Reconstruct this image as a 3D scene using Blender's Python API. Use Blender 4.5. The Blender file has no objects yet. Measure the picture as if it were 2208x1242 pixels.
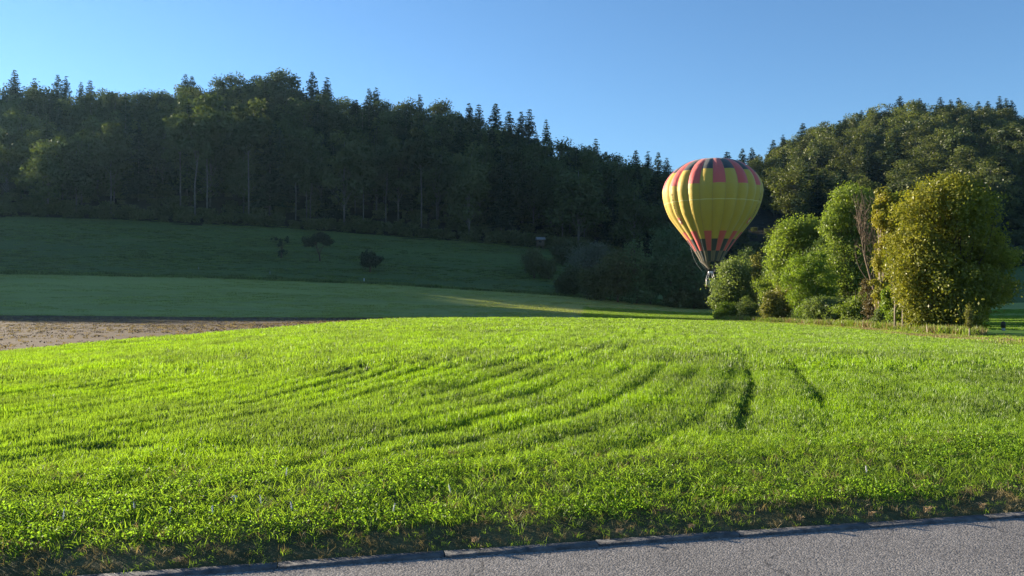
import bpy, math, random
import numpy as np
from mathutils import Vector

# ------------------------------------------------------------------ camera, sky, sun, exposure
S = bpy.context.scene
COL = S.collection
FPX = 1733.0                      # focal length in photo pixels
CAMZ = 1.6
HOR = 640.0                       # photo row of the horizon
cam = bpy.data.cameras.new("Camera")
camo = bpy.data.objects.new("Camera", cam)
COL.objects.link(camo)
S.camera = camo
cam.sensor_width = 36.0
cam.lens = 36.0 * FPX / 2208.0
cam.clip_start = 0.1
cam.clip_end = 6000
camo.location = (0, 0, CAMZ)
camo.rotation_euler = (math.radians(90) + math.atan((HOR - 621) / FPX), 0, 0)

EL = math.radians(12.5)           # sun height
AZ = math.radians(-58.0)          # from the left, beyond the hill
SUND = Vector((math.sin(AZ) * math.cos(EL), math.cos(AZ) * math.cos(EL), math.sin(EL)))
W = bpy.data.worlds.new("World")
S.world = W
W.use_nodes = True
wn = W.node_tree
sky = wn.nodes.new('ShaderNodeTexSky')
sky.sky_type = 'NISHITA'
sky.sun_disc = False
sky.sun_elevation = EL
sky.sun_rotation = AZ
sky.air_density = 1.0
sky.dust_density = 0.0
sky.ozone_density = 4.6
bg = wn.nodes['Background']
bg.inputs[1].default_value = 0.069
wn.links.new(sky.outputs[0], bg.inputs[0])
sun = bpy.data.lights.new("Sun", 'SUN')
suno = bpy.data.objects.new("Sun", sun)
COL.objects.link(suno)
suno.rotation_euler = SUND.to_track_quat('Z', 'Y').to_euler()
sun.energy = 5.0
sun.angle = math.radians(0.5)
sun.color = (1.0, 0.87, 0.68)
S.view_settings.view_transform = 'Standard'
S.view_settings.look = 'None'
S.view_settings.gamma = 1
S.view_settings.exposure = 1.72
try:
    S.cycles.max_bounces = 6
    S.cycles.transparent_max_bounces = 4
    S.cycles.transmission_bounces = 4
    S.cycles.diffuse_bounces = 3
except Exception:
    pass

# ------------------------------------------------------------------ helpers
R = np.random.default_rng(7)
random.seed(7)


def _hash(ix, iy, seed):
    n = (ix.astype(np.int64) * 374761393 + iy.astype(np.int64) * 668265263 + seed * 1442695041) & 0xFFFFFFFF
    n = ((n ^ (n >> 13)) * 1274126177) & 0xFFFFFFFF
    n = n ^ (n >> 16)
    return (n & 0xFFFF) / 65535.0


def vnoise(x, y, seed=0):
    x = np.asarray(x, float); y = np.asarray(y, float)
    ix = np.floor(x); iy = np.floor(y)
    fx = x - ix; fy = y - iy
    fx = fx * fx * (3 - 2 * fx); fy = fy * fy * (3 - 2 * fy)
    ix = ix.astype(np.int64); iy = iy.astype(np.int64)
    a = _hash(ix, iy, seed); b = _hash(ix + 1, iy, seed)
    c = _hash(ix, iy + 1, seed); d = _hash(ix + 1, iy + 1, seed)
    return (a * (1 - fx) + b * fx) * (1 - fy) + (c * (1 - fx) + d * fx) * fy


def fbm(x, y, seed=0, octv=3):
    s = 0; a = 0.5; t = 0
    for k in range(octv):
        s = s + a * vnoise(np.asarray(x) * 2 ** k, np.asarray(y) * 2 ** k, seed + k); t += a; a *= 0.5
    return s / t


def sstep(a, b, x):
    t = np.clip((np.asarray(x, float) - a) / (b - a), 0, 1)
    return t * t * (3 - 2 * t)


def mesh_np(name, V, F, smooth=False, mats=None, mat_idx=None):
    """V (n,3); F (m,k) with one k, or a list of such arrays"""
    V = np.asarray(V, dtype=np.float32)
    Fs = F if isinstance(F, list) else [F]
    me = bpy.data.meshes.new(name)
    me.vertices.add(len(V)); me.vertices.foreach_set('co', V.ravel())
    tot = np.concatenate([np.full(len(f), f.shape[1], np.int32) for f in Fs])
    loops = np.concatenate([np.asarray(f, np.int32).ravel() for f in Fs])
    start = np.concatenate([[0], np.cumsum(tot)[:-1]]).astype(np.int32)
    me.loops.add(len(loops)); me.loops.foreach_set('vertex_index', loops)
    me.polygons.add(len(tot)); me.polygons.foreach_set('loop_start', start)
    try:
        me.polygons.foreach_set('loop_total', tot)
    except Exception:
        pass
    if smooth:
        me.polygons.foreach_set('use_smooth', np.ones(len(tot), bool))
    for m in (mats or []):
        me.materials.append(m)
    if mat_idx is not None:
        me.polygons.foreach_set('material_index', np.asarray(mat_idx, np.int32))
    me.update(calc_edges=True)
    me.validate()
    return me


class MB:
    """collects boxes, tubes and leaves into one mesh"""
    def __init__(s):
        s.V = []; s.Q = []; s.T = []; s.n = 0

    def add(s, V, Q=None, T=None):
        V = np.asarray(V, float).reshape(-1, 3)
        if Q is not None and len(Q): s.Q.append(np.asarray(Q, int).reshape(-1, 4) + s.n)
        if T is not None and len(T): s.T.append(np.asarray(T, int).reshape(-1, 3) + s.n)
        s.V.append(V); s.n += len(V)

    def box(s, c, size, rz=0.0):
        x, y, z = np.array(size) / 2
        v = np.array([[-x, -y, -z], [x, -y, -z], [x, y, -z], [-x, y, -z], [-x, -y, z], [x, -y, z], [x, y, z], [-x, y, z]])
        cr, sr = math.cos(rz), math.sin(rz)
        v = np.stack([v[:, 0] * cr - v[:, 1] * sr, v[:, 0] * sr + v[:, 1] * cr, v[:, 2]], 1) + np.array(c)
        s.add(v, [[0, 3, 2, 1], [4, 5, 6, 7], [0, 1, 5, 4], [1, 2, 6, 5], [2, 3, 7, 6], [3, 0, 4, 7]])

    def tube(s, P, rad, n=6, cap=True):
        P = np.asarray(P, float); k = len(P)
        rad = np.broadcast_to(np.asarray(rad, float), (k,))
        D = np.gradient(P, axis=0)
        D /= np.maximum(np.linalg.norm(D, axis=1, keepdims=True), 1e-9)
        up = np.array([0.0, 0, 1]) if abs(D[0, 2]) < .9 else np.array([1.0, 0, 0])
        A = np.cross(D, up); A /= np.maximum(np.linalg.norm(A, axis=1, keepdims=True), 1e-9)
        B = np.cross(D, A)
        th = np.arange(n) * 2 * math.pi / n
        V = P[:, None, :] + rad[:, None, None] * (np.cos(th)[None, :, None] * A[:, None, :] + np.sin(th)[None, :, None] * B[:, None, :])
        i = np.arange(k - 1)[:, None] * n; j = np.arange(n)[None, :]; j2 = (j + 1) % n
        Q = np.stack([i + j, i + j2, i + n + j2, i + n + j], -1).reshape(-1, 4)
        V = V.reshape(-1, 3)
        T = []
        if cap:
            V = np.concatenate([V, P[:1], P[-1:]])
            for q in range(n):
                T.append([k * n, (q + 1) % n, q]); T.append([k * n + 1, (k - 1) * n + q, (k - 1) * n + (q + 1) % n])
        s.add(V, Q, T)

    def leaves(s, C, size, N=None, rng=R, aspect=0.62, up=0.35):
        """oval leaf quads at centres C (n,3), facing outward-ish N"""
        n = len(C)
        if n == 0: return
        size = np.broadcast_to(np.asarray(size, float), (n,)) * rng.uniform(.7, 1.35, n)
        nn = rng.normal(size=(n, 3))
        nn /= np.linalg.norm(nn, axis=1, keepdims=True)
        if N is not None: nn = nn * 0.8 + N
        nn[:, 2] += up
        nn /= np.maximum(np.linalg.norm(nn, axis=1, keepdims=True), 1e-6)
        a = np.cross(nn, rng.normal(size=(n, 3))); a /= np.maximum(np.linalg.norm(a, axis=1, keepdims=True), 1e-6)
        b = np.cross(nn, a)
        L = size[:, None] * .5; Wd = L * aspect
        fold = nn * L * .18
        V = np.stack([C - a * L, C + b * Wd * .9 - a * L * .1 + fold, C + a * L * 1.05, C - b * Wd * .9 - a * L * .1 + fold], 1).reshape(-1, 3)
        s.add(V, np.arange(4 * n).reshape(-1, 4))

    def mesh(s, name, mat, smooth=False):
        F = []
        if s.Q: F.append(np.concatenate(s.Q))
        if s.T: F.append(np.concatenate(s.T))
        return mesh_np(name, np.concatenate(s.V), F, smooth, [mat] if mat else None)

    def build(s, name, mat, parent=None, smooth=False, loc=None):
        o = bpy.data.objects.new(name, s.mesh(name, mat, smooth))
        COL.objects.link(o)
        if parent is not None: o.parent = parent
        if loc is not None: o.location = loc
        return o


def link(name, me, parent=None, loc=None):
    o = bpy.data.objects.new(name, me); COL.objects.link(o)
    if parent is not None: o.parent = parent
    if loc is not None: o.location = loc
    return o


def tag(o, label=None, cat=None, group=None, kind=None):
    if label: o['label'] = label
    if cat: o['category'] = cat
    if group: o['group'] = group
    if kind: o['kind'] = kind
    return o


def empty(name, loc, rz=0.0):
    o = bpy.data.objects.new(name, None); COL.objects.link(o)
    o.empty_display_size = .3
    o.location = loc; o.rotation_euler = (0, 0, rz)
    return o


# ------------------------------------------------------------------ materials
def nmat(name):
    m = bpy.data.materials.new(name); m.use_nodes = True
    t = m.node_tree
    return m, t, t.nodes['Principled BSDF'], t.nodes['Material Output']


def simple(name, col, rough=.7, noise=.0, nscale=8.0, spec=.3, bump=0., metallic=0.):
    m, t, p, out = nmat(name)
    p.inputs['Roughness'].default_value = rough
    p.inputs['Specular IOR Level'].default_value = spec
    p.inputs['Metallic'].default_value = metallic
    p.inputs['Base Color'].default_value = (*col, 1)
    if noise or bump:
        tc = t.nodes.new('ShaderNodeTexCoord')
        nz = t.nodes.new('ShaderNodeTexNoise'); nz.inputs['Scale'].default_value = nscale; nz.inputs['Detail'].default_value = 5
        t.links.new(tc.outputs['Object'], nz.inputs['Vector'])
        if noise:
            hs = t.nodes.new('ShaderNodeHueSaturation'); hs.inputs['Color'].default_value = (*col, 1)
            mr = t.nodes.new('ShaderNodeMapRange'); mr.inputs[3].default_value = 1 - noise; mr.inputs[4].default_value = 1 + noise
            mr.inputs[1].default_value = .3; mr.inputs[2].default_value = .7
            t.links.new(nz.outputs[0], mr.inputs[0]); t.links.new(mr.outputs[0], hs.inputs['Value'])
            t.links.new(hs.outputs[0], p.inputs['Base Color'])
        if bump:
            b = t.nodes.new('ShaderNodeBump'); b.inputs['Strength'].default_value = bump; b.inputs['Distance'].default_value = .05
            t.links.new(nz.outputs[0], b.inputs['Height']); t.links.new(b.outputs[0], p.inputs['Normal'])
    return m


def leafmat(name, c1, c2, patch=0.5, pscale=.6, trans=.45, tcol=None, obj_var=.25, gloss=.025, world=None):
    """leaf colour runs between c1 and c2: by leaf, by patch of the crown and by tree"""
    m = bpy.data.materials.new(name); m.use_nodes = True
    t = m.node_tree; n = t.nodes; n.clear(); L = t.links.new
    out = n.new('ShaderNodeOutputMaterial')
    geo = n.new('ShaderNodeNewGeometry'); oi = n.new('ShaderNodeObjectInfo'); tc = n.new('ShaderNodeTexCoord')
    nz = n.new('ShaderNodeTexNoise'); nz.inputs['Scale'].default_value = pscale; nz.inputs['Detail'].default_value = 3
    L(tc.outputs['Object'], nz.inputs['Vector'])
    mr = n.new('ShaderNodeMapRange'); mr.inputs[1].default_value = .35; mr.inputs[2].default_value = .65
    L(nz.outputs[0], mr.inputs[0])
    f = n.new('ShaderNodeMix'); f.data_type = 'FLOAT'; f.inputs[0].default_value = patch
    L(geo.outputs['Random Per Island'], f.inputs[2]); L(mr.outputs[0], f.inputs[3])
    mx = n.new('ShaderNodeMix'); mx.data_type = 'RGBA'
    mx.inputs[6].default_value = (*c1, 1); mx.inputs[7].default_value = (*c2, 1)
    L(f.outputs[0], mx.inputs[0])
    hs = n.new('ShaderNodeHueSaturation')
    va = n.new('ShaderNodeMapRange'); va.inputs[3].default_value = 1 - obj_var; va.inputs[4].default_value = 1 + obj_var
    L(oi.outputs['Random'], va.inputs[0])
    if world:
        wz = n.new('ShaderNodeTexNoise'); wz.inputs['Scale'].default_value = world; wz.inputs['Detail'].default_value = 4
        L(geo.outputs['Position'], wz.inputs['Vector'])
        wm = n.new('ShaderNodeMapRange'); wm.inputs[1].default_value = .35; wm.inputs[2].default_value = .65; wm.inputs[3].default_value = .74; wm.inputs[4].default_value = 1.18
        L(wz.outputs[0], wm.inputs[0])
        ml = n.new('ShaderNodeMath'); ml.operation = 'MULTIPLY'; L(va.outputs[0], ml.inputs[0]); L(wm.outputs[0], ml.inputs[1]); L(ml.outputs[0], hs.inputs['Value'])
        wsat = n.new('ShaderNodeMapRange'); wsat.inputs[1].default_value = .3; wsat.inputs[2].default_value = .7; wsat.inputs[3].default_value = .84; wsat.inputs[4].default_value = 1.06
        L(wz.outputs[0], wsat.inputs[0]); L(wsat.outputs[0], hs.inputs['Saturation'])
    else:
        L(va.outputs[0], hs.inputs['Value'])
    hu = n.new('ShaderNodeMapRange'); hu.inputs[3].default_value = .5 - .05 * obj_var; hu.inputs[4].default_value = .5 + .05 * obj_var
    L(geo.outputs['Random Per Island'], hu.inputs[0]); L(hu.outputs[0], hs.inputs['Hue'])
    L(mx.outputs[2], hs.inputs['Color'])
    d = n.new('ShaderNodeBsdfDiffuse'); L(hs.outputs[0], d.inputs[0])
    tr = n.new('ShaderNodeBsdfTranslucent')
    tm = n.new('ShaderNodeMix'); tm.data_type = 'RGBA'; tm.blend_type = 'MULTIPLY'; tm.inputs[0].default_value = 1
    tm.inputs[7].default_value = (*(tcol or (1.25, 1.3, .6)), 1)
    L(hs.outputs[0], tm.inputs[6]); L(tm.outputs[2], tr.inputs[0])
    m1 = n.new('ShaderNodeMixShader'); m1.inputs[0].default_value = trans
    L(d.outputs[0], m1.inputs[1]); L(tr.outputs[0], m1.inputs[2])
    g = n.new('ShaderNodeBsdfGlossy'); g.inputs['Roughness'].default_value = .45
    m2 = n.new('ShaderNodeMixShader'); m2.inputs[0].default_value = gloss
    L(m1.outputs[0], m2.inputs[1]); L(g.outputs[0], m2.inputs[2])
    L(m2.outputs[0], out.inputs[0])
    return m


def groundmat(name, c1, c2, scale=1.5, stretch=(1, 1, 1), rz=0., c3=None, fine=30., bump=.5, bdist=.05, finecol=.25):
    m, t, p, out = nmat(name)
    L = t.links.new; n = t.nodes
    p.inputs['Roughness'].default_value = .95; p.inputs['Specular IOR Level'].default_value = .1
    tc = n.new('ShaderNodeTexCoord'); mp = n.new('ShaderNodeMapping')
    mp.inputs['Scale'].default_value = stretch; mp.inputs['Rotation'].default_value = (0, 0, rz)
    L(tc.outputs['Object'], mp.inputs[0])
    a = n.new('ShaderNodeTexNoise'); a.inputs['Scale'].default_value = scale; a.inputs['Detail'].default_value = 6
    b = n.new('ShaderNodeTexNoise'); b.inputs['Scale'].default_value = fine; b.inputs['Detail'].default_value = 4
    L(mp.outputs[0], a.inputs[0]); L(tc.outputs['Object'], b.inputs[0])
    r = n.new('ShaderNodeValToRGB')
    r.color_ramp.elements[0].position = .35; r.color_ramp.elements[1].position = .65
    r.color_ramp.elements[0].color = (*c1, 1); r.color_ramp.elements[1].color = (*c2, 1)
    if c3:
        e = r.color_ramp.elements.new(.8); e.color = (*c3, 1)
    L(a.outputs[0], r.inputs[0])
    hs = n.new('ShaderNodeHueSaturation'); mr = n.new('ShaderNodeMapRange')
    mr.inputs[1].default_value = .3; mr.inputs[2].default_value = .7
    mr.inputs[3].default_value = 1 - finecol; mr.inputs[4].default_value = 1 + finecol
    L(b.outputs[0], mr.inputs[0]); L(mr.outputs[0], hs.inputs['Value']); L(r.outputs[0], hs.inputs['Color'])
    L(hs.outputs[0], p.inputs['Base Color'])
    bp = n.new('ShaderNodeBump'); bp.inputs['Strength'].default_value = bump; bp.inputs['Distance'].default_value = bdist
    L(b.outputs[0], bp.inputs['Height']); L(bp.outputs[0], p.inputs['Normal'])
    return m


# ------------------------------------------------------------------ the lie of the land
_px = np.array([-900, -300, 0, 500, 850, 1250, 1500, 1750, 2000, 2300, 3000], float)
_Y = np.array([0, 8, 15, 25, 40, 55, 75, 95, 115, 140, 170, 200, 240, 300, 360, 420, 500, 700, 1000], float)
_tab = {
    0:    [.20, .212, .16, -.19, -.43, -.62, -.90, -.65, 1.6, 5.6, 12.4, 21.2, 37, 57, 60, 58, 52, 40, 30],
    500:  [.20, .212, .30, .20, -.10, -.45, -.95, -.85, 0.9, 4.8, 10.9, 18.9, 36, 63, 66, 64, 56, 42, 30],
    850:  [.20, .212, .50, .45, .28, .08, -.60, -.90, 0.3, 3.6, 9.0, 16.4, 32, 55, 58, 56, 50, 40, 30],
    1250: [.20, .212, .50, .45, .30, .08, -.60, -.90, -.4, 1.6, 6.5, 13.0, 24, 39.6, 42, 42, 40, 38, 30],
    1500: [.20, .212, .50, .40, .15, -.10, -.70, -1.05, -1.1, -.66, 1.5, 5.0, 12, 26, 30, 38, 42, 40, 30],
    1750: [.20, .212, .45, .20, -.20, -.55, -.95, -1.1, -1.0, -.5, 1.0, 4.0, 10, 26, 50, 74, 74, 66, 50],
    2000: [.20, .212, .40, .10, -.45, -.72, -1.0, -1.15, -1.0, 0., 2.0, 5.0, 14, 36, 63, 84, 84, 75, 55],
    2300: [.20, .212, .33, .00, -.50, -.80, -1.0, -1.2, -.7, 1.0, 3.5, 8.0, 20, 42, 64, 80, 80, 70, 50],
}
_tab[-300] = _tab[0]; _tab[-900] = _tab[0]; _tab[3000] = _tab[2300]
_GU = np.arange(-1.7, 1.7001, .01); _GYs = .5; _GY = np.arange(0, 1000.1, _GYs)


def _pchip(x, y, xi):
    h = np.diff(x); d = np.diff(y) / h
    m = np.zeros_like(y)
    for k in range(1, len(x) - 1):
        if d[k - 1] * d[k] > 0:
            w1 = 2 * h[k] + h[k - 1]; w2 = h[k] + 2 * h[k - 1]
            m[k] = (w1 + w2) / (w1 / d[k - 1] + w2 / d[k])
    m[0] = d[0]; m[-1] = d[-1]
    i = np.clip(np.searchsorted(x, xi) - 1, 0, len(x) - 2)
    t = (xi - x[i]) / h[i]
    return ((1 + 2 * t) * (1 - t) ** 2 * y[i] + t * (1 - t) ** 2 * h[i] * m[i] + t * t * (3 - 2 * t) * y[i + 1] + t * t * (t - 1) * h[i] * m[i + 1])


_prof = np.stack([_pchip(_Y, np.array(_tab[int(p)], float), _GY) for p in _px])
_cu = (_px - 1104) / FPX
_H = np.stack([np.interp(_GU, _cu, _prof[:, j]) for j in range(len(_GY))], 1)
_k = np.exp(-.5 * (np.arange(-12, 13) / 4.5) ** 2); _k /= _k.sum()
_Hp = np.pad(_H, ((12, 12), (0, 0)), mode='edge')
_H = sum(_k[i] * _Hp[i:i + len(_GU)] for i in range(25))


def land(x, y):
    x = np.asarray(x, float); y = np.asarray(y, float)
    yy = np.maximum(y, 3.0)
    fu = np.clip((x / yy - _GU[0]) / .01, 0, len(_GU) - 1.001); fy = np.clip(yy / _GYs, 0, len(_GY) - 1.001)
    i = fu.astype(int); j = fy.astype(int); a = fu - i; b = fy - j
    return (_H[i, j] * (1 - a) + _H[i + 1, j] * a) * (1 - b) + (_H[i, j + 1] * (1 - a) + _H[i + 1, j + 1] * a) * b


def lz(x, y): return float(land(np.array([x]), np.array([y]))[0])


def at(px, Y):
    """point on the land seen in photo column px at distance Y"""
    x = (px - 1104) / FPX * Y
    return x, Y, lz(x, Y)


def topz(row, Y): return CAMZ + (HOR - row) * Y / FPX


def pct(x, y, z):
    return 100 * (1104 + x / y * FPX) / 2208, 100 * (HOR - (z - CAMZ) / y * FPX) / 1242


# road frame: a along the kerb, b away from the camera
RA = np.array([.977, .213]); RB = np.array([-.213, .977])
BK = 4.925


def road_xy(a, b): return a * RA[0] + b * RB[0], a * RA[1] + b * RB[1]


def road_b(x, y): return x * RB[0] + y * RB[1]


# boundaries of the land (distance Y by direction u = x / y)
def bcurve(pxs, Ys): return lambda u: np.interp(u, (np.array(pxs, float) - 1104) / FPX, np.array(Ys, float))


def B1(u): return 6.65 / np.maximum(.977 - .213 * np.asarray(u), .3)


B2 = bcurve([-1200, -600, 0, 200, 400, 600, 850, 1250, 1500, 1600, 1650, 1900, 2208, 2700, 3200], [10, 14, 25, 28.7, 33.6, 40.6, 55, 63, 72, 74, 68, 45, 23, 16, 12])
B2b = bcurve([-1200, 1100, 1250, 1500, 1600, 1650, 1900, 2080, 2208, 2700, 3200], [94, 94, 70, 80, 88, 86, 62, 46, 36, 28, 24])
B3 = bcurve([-1200, 3200], [96, 96])
B4 = bcurve([-1200, 3200], [140, 140])
B5 = bcurve([-1200, 0, 250, 1500, 1750, 2400, 3200], [203, 203, 203, 200, 205, 215, 215])


def _rows(x, y):
    """curving drill rows: returns the across-row coordinate"""
    K = .5 * np.clip((4.0 - x) / 5.0, 0, 1)
    return x - .18 * y + K * 6.5 * np.exp(-(y - 6) / 6.5)


def rut(x, y):
    """two wheel tracks at the right"""
    cx1 = np.interp(y, [8.4, 8.9, 11.5, 17.2, 28, 40, 60], [2.4, 2.58, 3.43, 4.83, 7.15, 9.9, 13.8])
    cx2 = np.interp(y, [9.5, 10, 12.7, 17.2, 30, 45, 60], [3.7, 3.85, 4.51, 5.5, 8.3, 11.7, 15])
    w = .06 + .0018 * y
    wig = .10 * (vnoise(y * .45, y * 0 + 3, 51) - .5)
    a = np.exp(-((x - cx1 - wig) / w) ** 2) * sstep(8.2, 8.8, y) * (.22 + .5 * vnoise(y * .45, y * 0, 5) + .32 * (1 - sstep(9.5, 15, y)))
    b = np.exp(-((x - cx2 - wig) / (w * .8)) ** 2) * sstep(9.4, 9.9, y) * (.30 + .55 * vnoise(y * .55, y * 0 + 9, 8))
    return np.clip(np.maximum(a, b * .75), 0, 1)


def bare(x, y):
    """thin spots in the crop"""
    r = 0
    for px, row, rx, ry, s in [(250, 965, .42, .16, 1.0), (1605, 893, .13, .35, 1.0), (100, 1010, .4, .10, .45), (1010, 935, .3, .12, .35),
                               (1190, 940, .2, .12, .35), (300, 925, .25, .1, .4), (500, 1060, .5, .10, .7), (1765, 870, .12, .3, .6)]:
        Y = (CAMZ - .22) * FPX / (row - HOR); X = (px - 1104) / FPX * Y
        r = r + s * np.exp(-(((x - X) / rx) ** 2 + ((y - Y) / ry) ** 2))
    return np.clip(r, 0, 1)


def furrow(x, y):
    q = _rows(x, y)
    warp = .16 * (fbm(x * .5, y * .22, 11) - .5)
    ph = (q + warp) / .43
    d = np.abs(ph - np.round(ph))
    line = np.exp(-(d / .19) ** 2)
    amp = sstep(.22, .58, fbm(q * 1.1, y * .16 + q * .1, 21)) * (1 - .86 * sstep(0, 4.0, x - .18 * (y - 8)))
    near = .28 + .72 * sstep(8, 14, y)
    clump = fbm(x * 1.6, y * 1.1, 31)
    return np.clip(line * amp * near, 0, 1), clump


def field_z(x, y):
    l, c = furrow(x, y)
    r = rut(x, y)
    return land(x, y) - (.12 + .05 * sstep(12, 25, y)) * l - .12 * r + .06 * (c - .5) - .03 * bare(x, y)


def verge_z(x, y):
    b = road_b(x, y)
    p = np.interp(b, [4.9, 5.0, 5.06, 5.2, 5.28, 5.5, 6.0, 6.66], [-.02, .016, .035, .062, .076, .098, .15, .205])
    return p + .04 * (fbm(x * 1.7, y * 1.7, 41) - .5) * sstep(5.1, 5.4, b)


def patch(name, lo, hi, u0, u1, nu, nv, zf, mat, power=1.0, smooth=True):
    """a sheet of land between two boundary curves"""
    u = np.linspace(u0, u1, nu); v = np.linspace(0, 1, nv) ** power
    U, Vv = np.meshgrid(u, v, indexing='ij')
    Y = lo(U) * (1 - Vv) + hi(U) * Vv
    X = U * Y
    Z = zf(X, Y)
    P = np.stack([X, Y, Z], -1).reshape(-1, 3)
    i = np.arange(nu - 1)[:, None] * nv; j = np.arange(nv - 1)[None, :]
    F = np.stack([i + j, i + nv + j, i + nv + j + 1, i + j + 1], -1).reshape(-1, 4)
    o = link(name, mesh_np(name, P, F, smooth, [mat]))
    return tag(o, kind='structure')


M_soil = groundmat('crop_soil', (.05, .06, .018), (.085, .13, .022), 2.0, fine=25)
M_plough = groundmat('ploughed_soil', (.100, .068, .040), (.118, .081, .048), .5, (1, 5, 1), .25, (.135, .097, .058), fine=12, bump=.5, bdist=.04, finecol=.2)
M_rough = groundmat('rough_grass', (.10, .13, .025), (.17, .19, .04), .5, fine=14, bump=.8, c3=(.22, .17, .06))
M_lawn = groundmat('lawn_grass', (.07, .15, .02), (.10, .20, .025), .3, fine=10, bump=.6)
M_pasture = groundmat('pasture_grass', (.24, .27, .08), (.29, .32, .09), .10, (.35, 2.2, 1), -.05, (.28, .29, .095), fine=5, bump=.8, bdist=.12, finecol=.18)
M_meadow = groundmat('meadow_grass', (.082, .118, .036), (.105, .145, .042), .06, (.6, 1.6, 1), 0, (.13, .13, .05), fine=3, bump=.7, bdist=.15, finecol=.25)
M_forest = groundmat('forest_floor', (.018, .017, .011), (.035, .032, .018), .2, fine=3, bump=1)
M_verge = groundmat('verge_turf', (.06, .06, .025), (.11, .10, .045), 3, fine=40)

patch('crop_field', B1, B2, -1.15, 1.15, 460, 420, field_z, M_soil, 1.7)


def _plough_z(x, y):
    return land(x, y) + .03 * (fbm(x * .5, y * 3.0, 61) - .5) + .006 * (vnoise(x * 4, y * 4, 62) - .5)


patch('ploughed_field', B2, B3, -1.15, 0.07, 420, 320, _plough_z, M_plough)
patch('rough_grass_strip', B2, B2b, 0.07, 1.15, 220, 60, lambda x, y: land(x, y) + .12 * (fbm(x * .5, y * .5, 71) - .5), M_rough)
patch('lawn', B2b, B3, 0.07, 1.15, 180, 70, lambda x, y: land(x, y) + .10 * (fbm(x * .15, y * .5, 72) - .5), M_lawn)
patch('pasture', B3, B4, -1.15, 1.15, 300, 60, lambda x, y: land(x, y) + .25 * (fbm(x * .05, y * .15, 73) - .5), M_pasture)


def meadow_z(x, y):
    d = y - B4(x / y)
    return land(x, y) + .5 * (fbm(x * .06, y * .08, 74) - .5) * sstep(0, 8, d) - .45 * sstep(.3, 2.0, d) * (1 - sstep(3, 7, d))


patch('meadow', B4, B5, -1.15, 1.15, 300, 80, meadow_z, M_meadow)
patch('hillside', lambda u: B5(u) - 1.5, lambda u: u * 0 + 900, -1.15, 1.15, 220, 160, lambda x, y: land(x, y) - .1 + 2.5 * (fbm(x * .03, y * .03, 75) - .5) * sstep(4, 20, y - B5(x / y)), M_forest, 1.6)

# unseen hill added for shade: ridge heights shaped to set the pasture's shadow edge
_st = np.array([-60, 20, 33, 42, 62, 85, 94, 99, 104, 108, 113, 120, 132, 150, 200, 290, 330, 393, 470, 600], float)
_sh = np.array([0, 8, 30, 46.5, 54, 62.5, 58, 53.5, 52.5, 53.0, 54.0, 54.5, 54, 46, 28, 60, 97, 114, 116, 90], float) - 12


def shade_hill():
    t = np.linspace(-60, 600, 221); n = 61
    Tt, k = np.meshgrid(t, np.linspace(-1, 1, n), indexing='ij')
    w0 = np.interp(Tt, [130, 290], [-300, -450])
    Hc = np.interp(Tt, _st, _sh) + (-300 - w0) * math.tan(EL)
    Hc = np.maximum(Hc, 2) + 2.2 * (fbm(Tt * .11, Tt * 0, 81) - .5)
    width = np.maximum(Hc / .75, 20)
    wv = w0 + k * width
    Z = Hc * (1 - np.abs(k)) ** .9 + 1.5 * (fbm(Tt * .08, wv * .08, 82) - .5) * (np.abs(k) > .08) - 2.5
    d = np.array([-SUND.x, -SUND.y]); d /= np.linalg.norm(d)        # light travels this way
    p = np.array([-d[1], d[0]])
    if p[1] < 0: p = -p
    X = wv * d[0] + Tt * p[0]; Yy = wv * d[1] + Tt * p[1]
    P = np.stack([X, Yy, Z], -1).reshape(-1, 3)
    i = np.arange(220)[:, None] * n; j = np.arange(n - 1)[None, :]
    F = np.stack([i + j, i + n + j, i + n + j + 1, i + j + 1], -1).reshape(-1, 4)
    tag(link('shade_hill', mesh_np('shade_hill', P, F, True, [M_forest])), kind='structure')
    ok = (np.abs(k) < .5) & (Hc > 12)
    return P.reshape(Tt.shape + (3,))[ok], np.abs(k)[ok]


FAR_P, FAR_K = shade_hill()

# base ground to the horizon
mb = MB(); mb.add([[-3000, -3000, -6], [3000, -3000, -6], [3000, 3000, -6], [-3000, 3000, -6]], [[0, 1, 2, 3]])
tag(mb.build('ground', M_lawn), kind='structure')

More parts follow.
